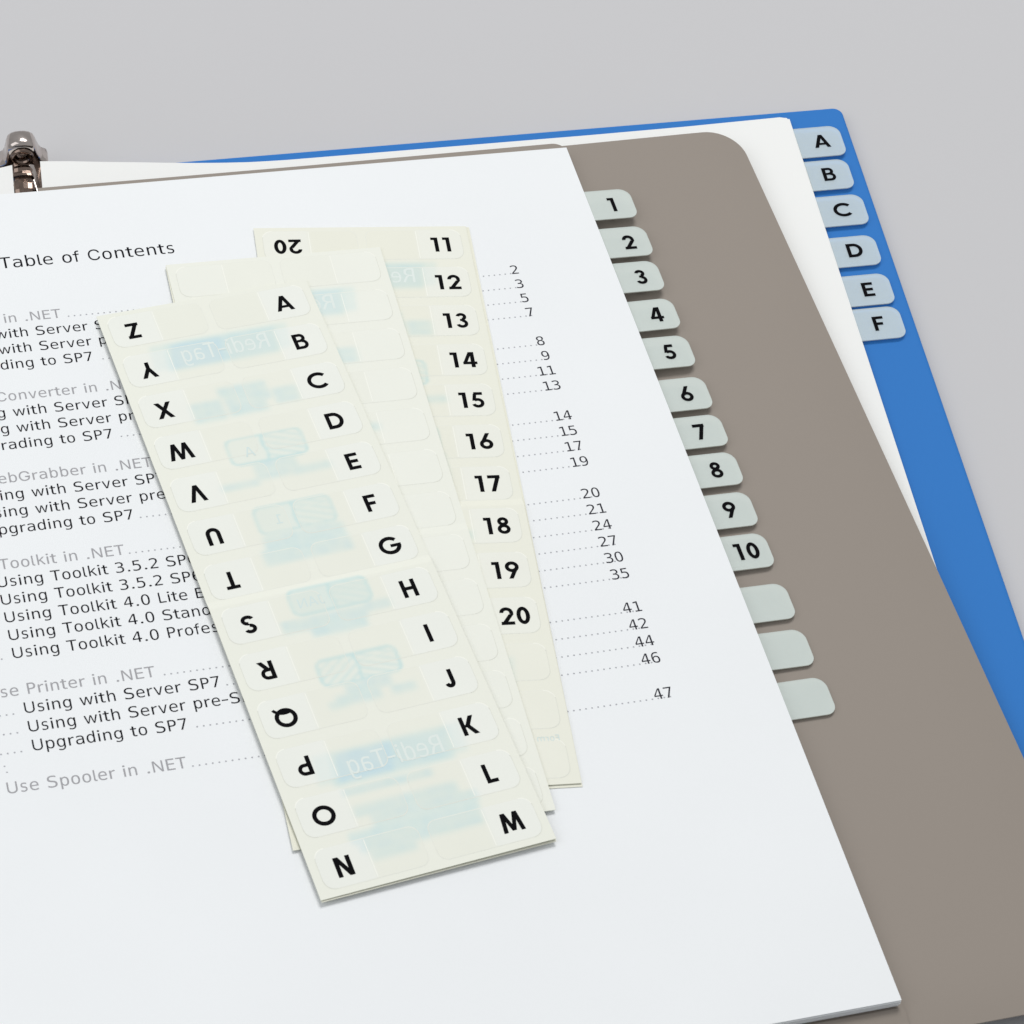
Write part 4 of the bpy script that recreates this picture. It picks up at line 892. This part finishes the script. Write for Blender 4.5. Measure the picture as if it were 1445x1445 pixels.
def label_sheet(label, X, Y, ang, z0, lift, crease, tone, right_txt, left_txt, second, small_print=False, ku=1.0, kv=1.0):
    tone = np.array(tone)
    c, s = math.cos(ang), math.sin(ang)

    def hz(u, v):
        # score line across the middle: the near half starts a little proud and settles towards its end
        t = -v
        a, b = 97.0, 99.2
        if t < a:
            h = 0.12 * (1 - t / a)
        elif t < b:
            h = crease * (t - a) / (b - a)
        else:
            h = crease - (crease - 0.08) * (t - b) / (SH - b)
        q = max(0.0, (t - b) / (SH - b))
        h += lift * q * q * (u / SW)
        return z0 + h

    def fr(u, v, z):
        u, v = u * ku, v * kv
        return page_frame(X + c * u - s * v, Y + s * u + c * v, z)

    root = thing('label_sheet', label, 'label sheet', fr(SW / 2, -SH / 2, z0), 'cream sheets of index labels fanned on the page')
    # liner: fine grid so that the printing on its back can show through softly
    nu, nv = len(UG), len(VG)
    hh = np.array([[hz(u, v) for v in VG] for u in UG])
    UU, VV = np.meshgrid(UG, VG, indexing='ij')
    T = np.array([list(r) for r in TILT])
    UU, VV = UU * ku, VV * kv
    L = np.stack([X + c * UU - s * VV - CORNER.x, Y + s * UU + c * VV - CORNER.y, hh - CORNER.z], -1)
    P = L @ T.T * MM
    org = np.array(parent_world(root))
    P = (P - org).reshape(-1, 3)
    idx = np.arange(nu * nv).reshape(nu, nv)
    F = np.stack([idx[:-1, 1:], idx[1:, 1:], idx[1:, :-1], idx[:-1, :-1]], -1).reshape(-1, 4)
    me = bpy.data.meshes.new('liner')
    me.from_pydata(P.tolist(), [], F.tolist())
    me.materials.append(MAT['liner'])
    me.materials.append(MAT['liner_plain'])
    ca = me.color_attributes.new('ink', 'FLOAT_COLOR', 'POINT')
    buf = np.ones((nu * nv, 4), dtype=np.float32)
    buf[:, :3] = (INK * tone).reshape(-1, 3)
    ca.data.foreach_set('color', buf.ravel())
    me.polygons.foreach_set('use_smooth', [True] * len(F))
    liner = link('liner', me, root)
    so = liner.modifiers.new('thickness', 'SOLIDIFY')
    so.thickness = 0.17 * MM
    so.offset = -1
    so.material_offset_rim = 1
    crisp(liner)
    # second layer underneath, splayed a little
    if second:
        quad, dz = second
        m = MB(fr)
        m.slab(quad, z0 - dz - .16, z0 - dz)
        m.build('under_layer', 'liner_plain', root)

    # mirrored wordmark on the back, showing as lighter letters in the blue band
    wm = MB(fr)
    for yy in (-20.9, -153.6):
        wm = MB(fr)
        put_text(wm, 'Redi-Tag', 17.6, yy, 7.0, lambda u, v: hz(u, v) + .042, width=25.2, mirror=True)
        wm.build('reversed_print', 'print_light', root)
    sm = MB(fr)
    put_text(sm, 'A', 24.0, -55.4, 4.2, lambda u, v: hz(u, v) + .042, mirror=True)
    sm.build('reversed_print', 'print_cyan', root)
    sm = MB(fr)
    put_text(sm, '1', 24.6, -78.0, 4.0, lambda u, v: hz(u, v) + .042, mirror=True)
    sm.build('reversed_print', 'print_cyan', root)
    sm = MB(fr)
    put_text(sm, 'JAN', 21.6, -104.6, 3.8, lambda u, v: hz(u, v) + .042, mirror=True)
    sm.build('reversed_print', 'print_cyan', root)
    if small_print:
        sm = MB(fr)
        put_text(sm, 'Form', 50.6, -171.2, 2.3, lambda u, v: hz(u, v) + .042, mirror=True)
        sm.build('reversed_print', 'print_cyan', root)

    for r in range(13):
        vc = -PITCH * (r + .5)
        v0, v1 = vc - 5.15, vc + 5.65
        for side in (0, 1):
            text_here = (right_txt if side else left_txt)[r]
            lb = MB(fr)
            if side == 1:
                uo, ui, um = 57.35, 30.7, 44.9
                whole = rrect(ui, v0, uo, v1, (2.4, 2.8, 2.8, 2.4), 6)
                rl, rr = 2.4, 2.8
            else:
                uo, ui, um = 2.15, 28.1, 14.9
                whole = rrect(uo, v0, ui, v1, (2.8, 2.4, 2.4, 2.8), 6)
                rl, rr = 2.8, 2.4
            ua, ub = min(uo, ui), max(uo, ui)
            cols = []
            rows_ = [v0, v0 + .1, v0 + .35, v0 + .8, v0 + 1.3, v0 + 1.9, v0 + 2.8] + \
                    [v0 + 2.8 + (v1 - v0 - 5.6) * k / 18 for k in range(1, 18)] + \
                    [v1 - 2.8, v1 - 1.9, v1 - 1.3, v1 - .8, v1 - .35, v1 - .1, v1]
            prev = None
            for v in rows_:
                d = max(0.0, abs(v - (v0 + v1) / 2) - (v1 - v0) / 2 + rl)
                la = ua + rl - math.sqrt(max(0, rl * rl - d * d))
                d = max(0.0, abs(v - (v0 + v1) / 2) - (v1 - v0) / 2 + rr)
                lc = ub - rr + math.sqrt(max(0, rr * rr - d * d))
                uu = [la] + [la + (um - .05 - la) * k / 34 for k in range(1, 35)] + \
                     [um + .05 + (lc - um - .05) * k / 34 for k in range(35)]
                cur = [lb.vert(u, v, hz(u, v) + .035) for u in uu]
                for u in uu:
                    i0 = min(len(UG) - 1, max(0, int(round(u / SW * (len(UG) - 1)))))
                    j0 = min(len(VG) - 1, max(0, int(round(-v / SH * (len(VG) - 1)))))
                    # frosted half fades into the clear half over about a millimetre
                    w_ = min(1.0, max(0.0, ((u - um) if side else (um - u)) / 1.4 + .5))
                    k1_, k2_ = (.36 if text_here else .08) * w_, .20 * (1 - w_)
                    base, k_ = (OUTC * k1_ + INC * k2_) / max(1e-6, k1_ + k2_), k1_ + k2_
                    cols.append((INK[i0, j0] * (1 - k_) + base * k_) * tone)
                if prev:
                    for k in range(len(uu) - 1):
                        lb.face((prev[k], prev[k + 1], cur[k + 1], cur[k]))
                prev = cur
            # cut line round the label; edge shade and lit top painted into it
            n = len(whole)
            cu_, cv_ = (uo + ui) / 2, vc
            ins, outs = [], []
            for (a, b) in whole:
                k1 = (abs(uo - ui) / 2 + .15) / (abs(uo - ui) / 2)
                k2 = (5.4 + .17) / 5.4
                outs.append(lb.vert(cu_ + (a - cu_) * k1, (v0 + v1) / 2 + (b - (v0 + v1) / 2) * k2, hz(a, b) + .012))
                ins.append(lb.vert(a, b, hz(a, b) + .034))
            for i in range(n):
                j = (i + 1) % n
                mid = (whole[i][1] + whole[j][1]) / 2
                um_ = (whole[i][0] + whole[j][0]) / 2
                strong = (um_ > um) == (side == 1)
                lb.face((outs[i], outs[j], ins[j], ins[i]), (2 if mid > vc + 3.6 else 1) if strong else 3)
            # perforation between the two halves of a label
            lb.poly([(um - .09, v0 + .3), (um + .09, v0 + .3), (um + .09, v1 - .3), (um - .09, v1 - .3)],
                    lambda u, v: hz(u, v) + .039, 2)
            o = lb.build('index_label', ['label', 'diecut_shade', 'diecut_lit_perf', 'diecut_shade_faint'], root)
            ca = o.data.color_attributes.new('ink', 'FLOAT_COLOR', 'POINT')
            buf = np.ones((len(lb.v), 4), dtype=np.float32)
            buf[:len(cols), :3] = np.array(cols)
            ca.data.foreach_set('color', buf.ravel())
            txt = (right_txt if side else left_txt)[r]
            if txt:
                lt = MB(fr)
                cxl = (51.35 if side else 8.75) - (0.65 if txt.isalpha() else 0)
                lettering(lt, txt, cxl, vc + (0.1 if side else -.1), 5.35, lambda u, v: hz(u, v) + .055, flip=not side)
                lt.build('printed_numeral' if txt[0].isdigit() else 'printed_letter', 'ink', o)
    return root


MAT['print_light'] = mat('unprinted_lettering', (0.745, 0.815, 0.785), 0.6, 0.1)
MAT['print_cyan'] = mat('pale_cyan_print', (0.66, 0.77, 0.755), 0.6, 0.1)

nums = [str(k) for k in range(11, 21)] + [''] * 3
label_sheet('sheet of index labels printed 11 to 20, rearmost and rightmost of the three fanned sheets',
            -97.04, -21.37, -0.1070, 0.40, 0.1, 0.44, (0.985, 0.970, 0.955), nums, nums[:10][::-1] + [''] * 3,
            ([(.35, -SH - .7), (SW + .15, -SH - .75), (SW + .95, -.1), (.75, 0)], .22), small_print=True)
label_sheet('sheet of unprinted blank index labels, between the lettered and the numbered sheet',
            -123.5, -32.4, -0.0105, 0.88, 0.1, 0.22, (1.0, 0.995, 1.01), [''] * 13, [''] * 13,
            ([(-4.0, -SH - .45), (55.5, -SH - 1.0), (SW - .3, -1.2), (-.15, -.5)], .12))
AZ = [chr(65 + k) for k in range(26)]
label_sheet('lettered A to Z sheet of index labels, frontmost of the three',
            -145.2, -48.9, 0.1040, 1.50, 0.35, 0.40, (0.99, 0.985, 0.99), AZ[:13], AZ[13:][::-1],
            ([(.15, -SH - .35), (SW + .05, -SH - .35), (SW + .1, 0), (.1, 0)], .28), ku=0.979, kv=0.996)
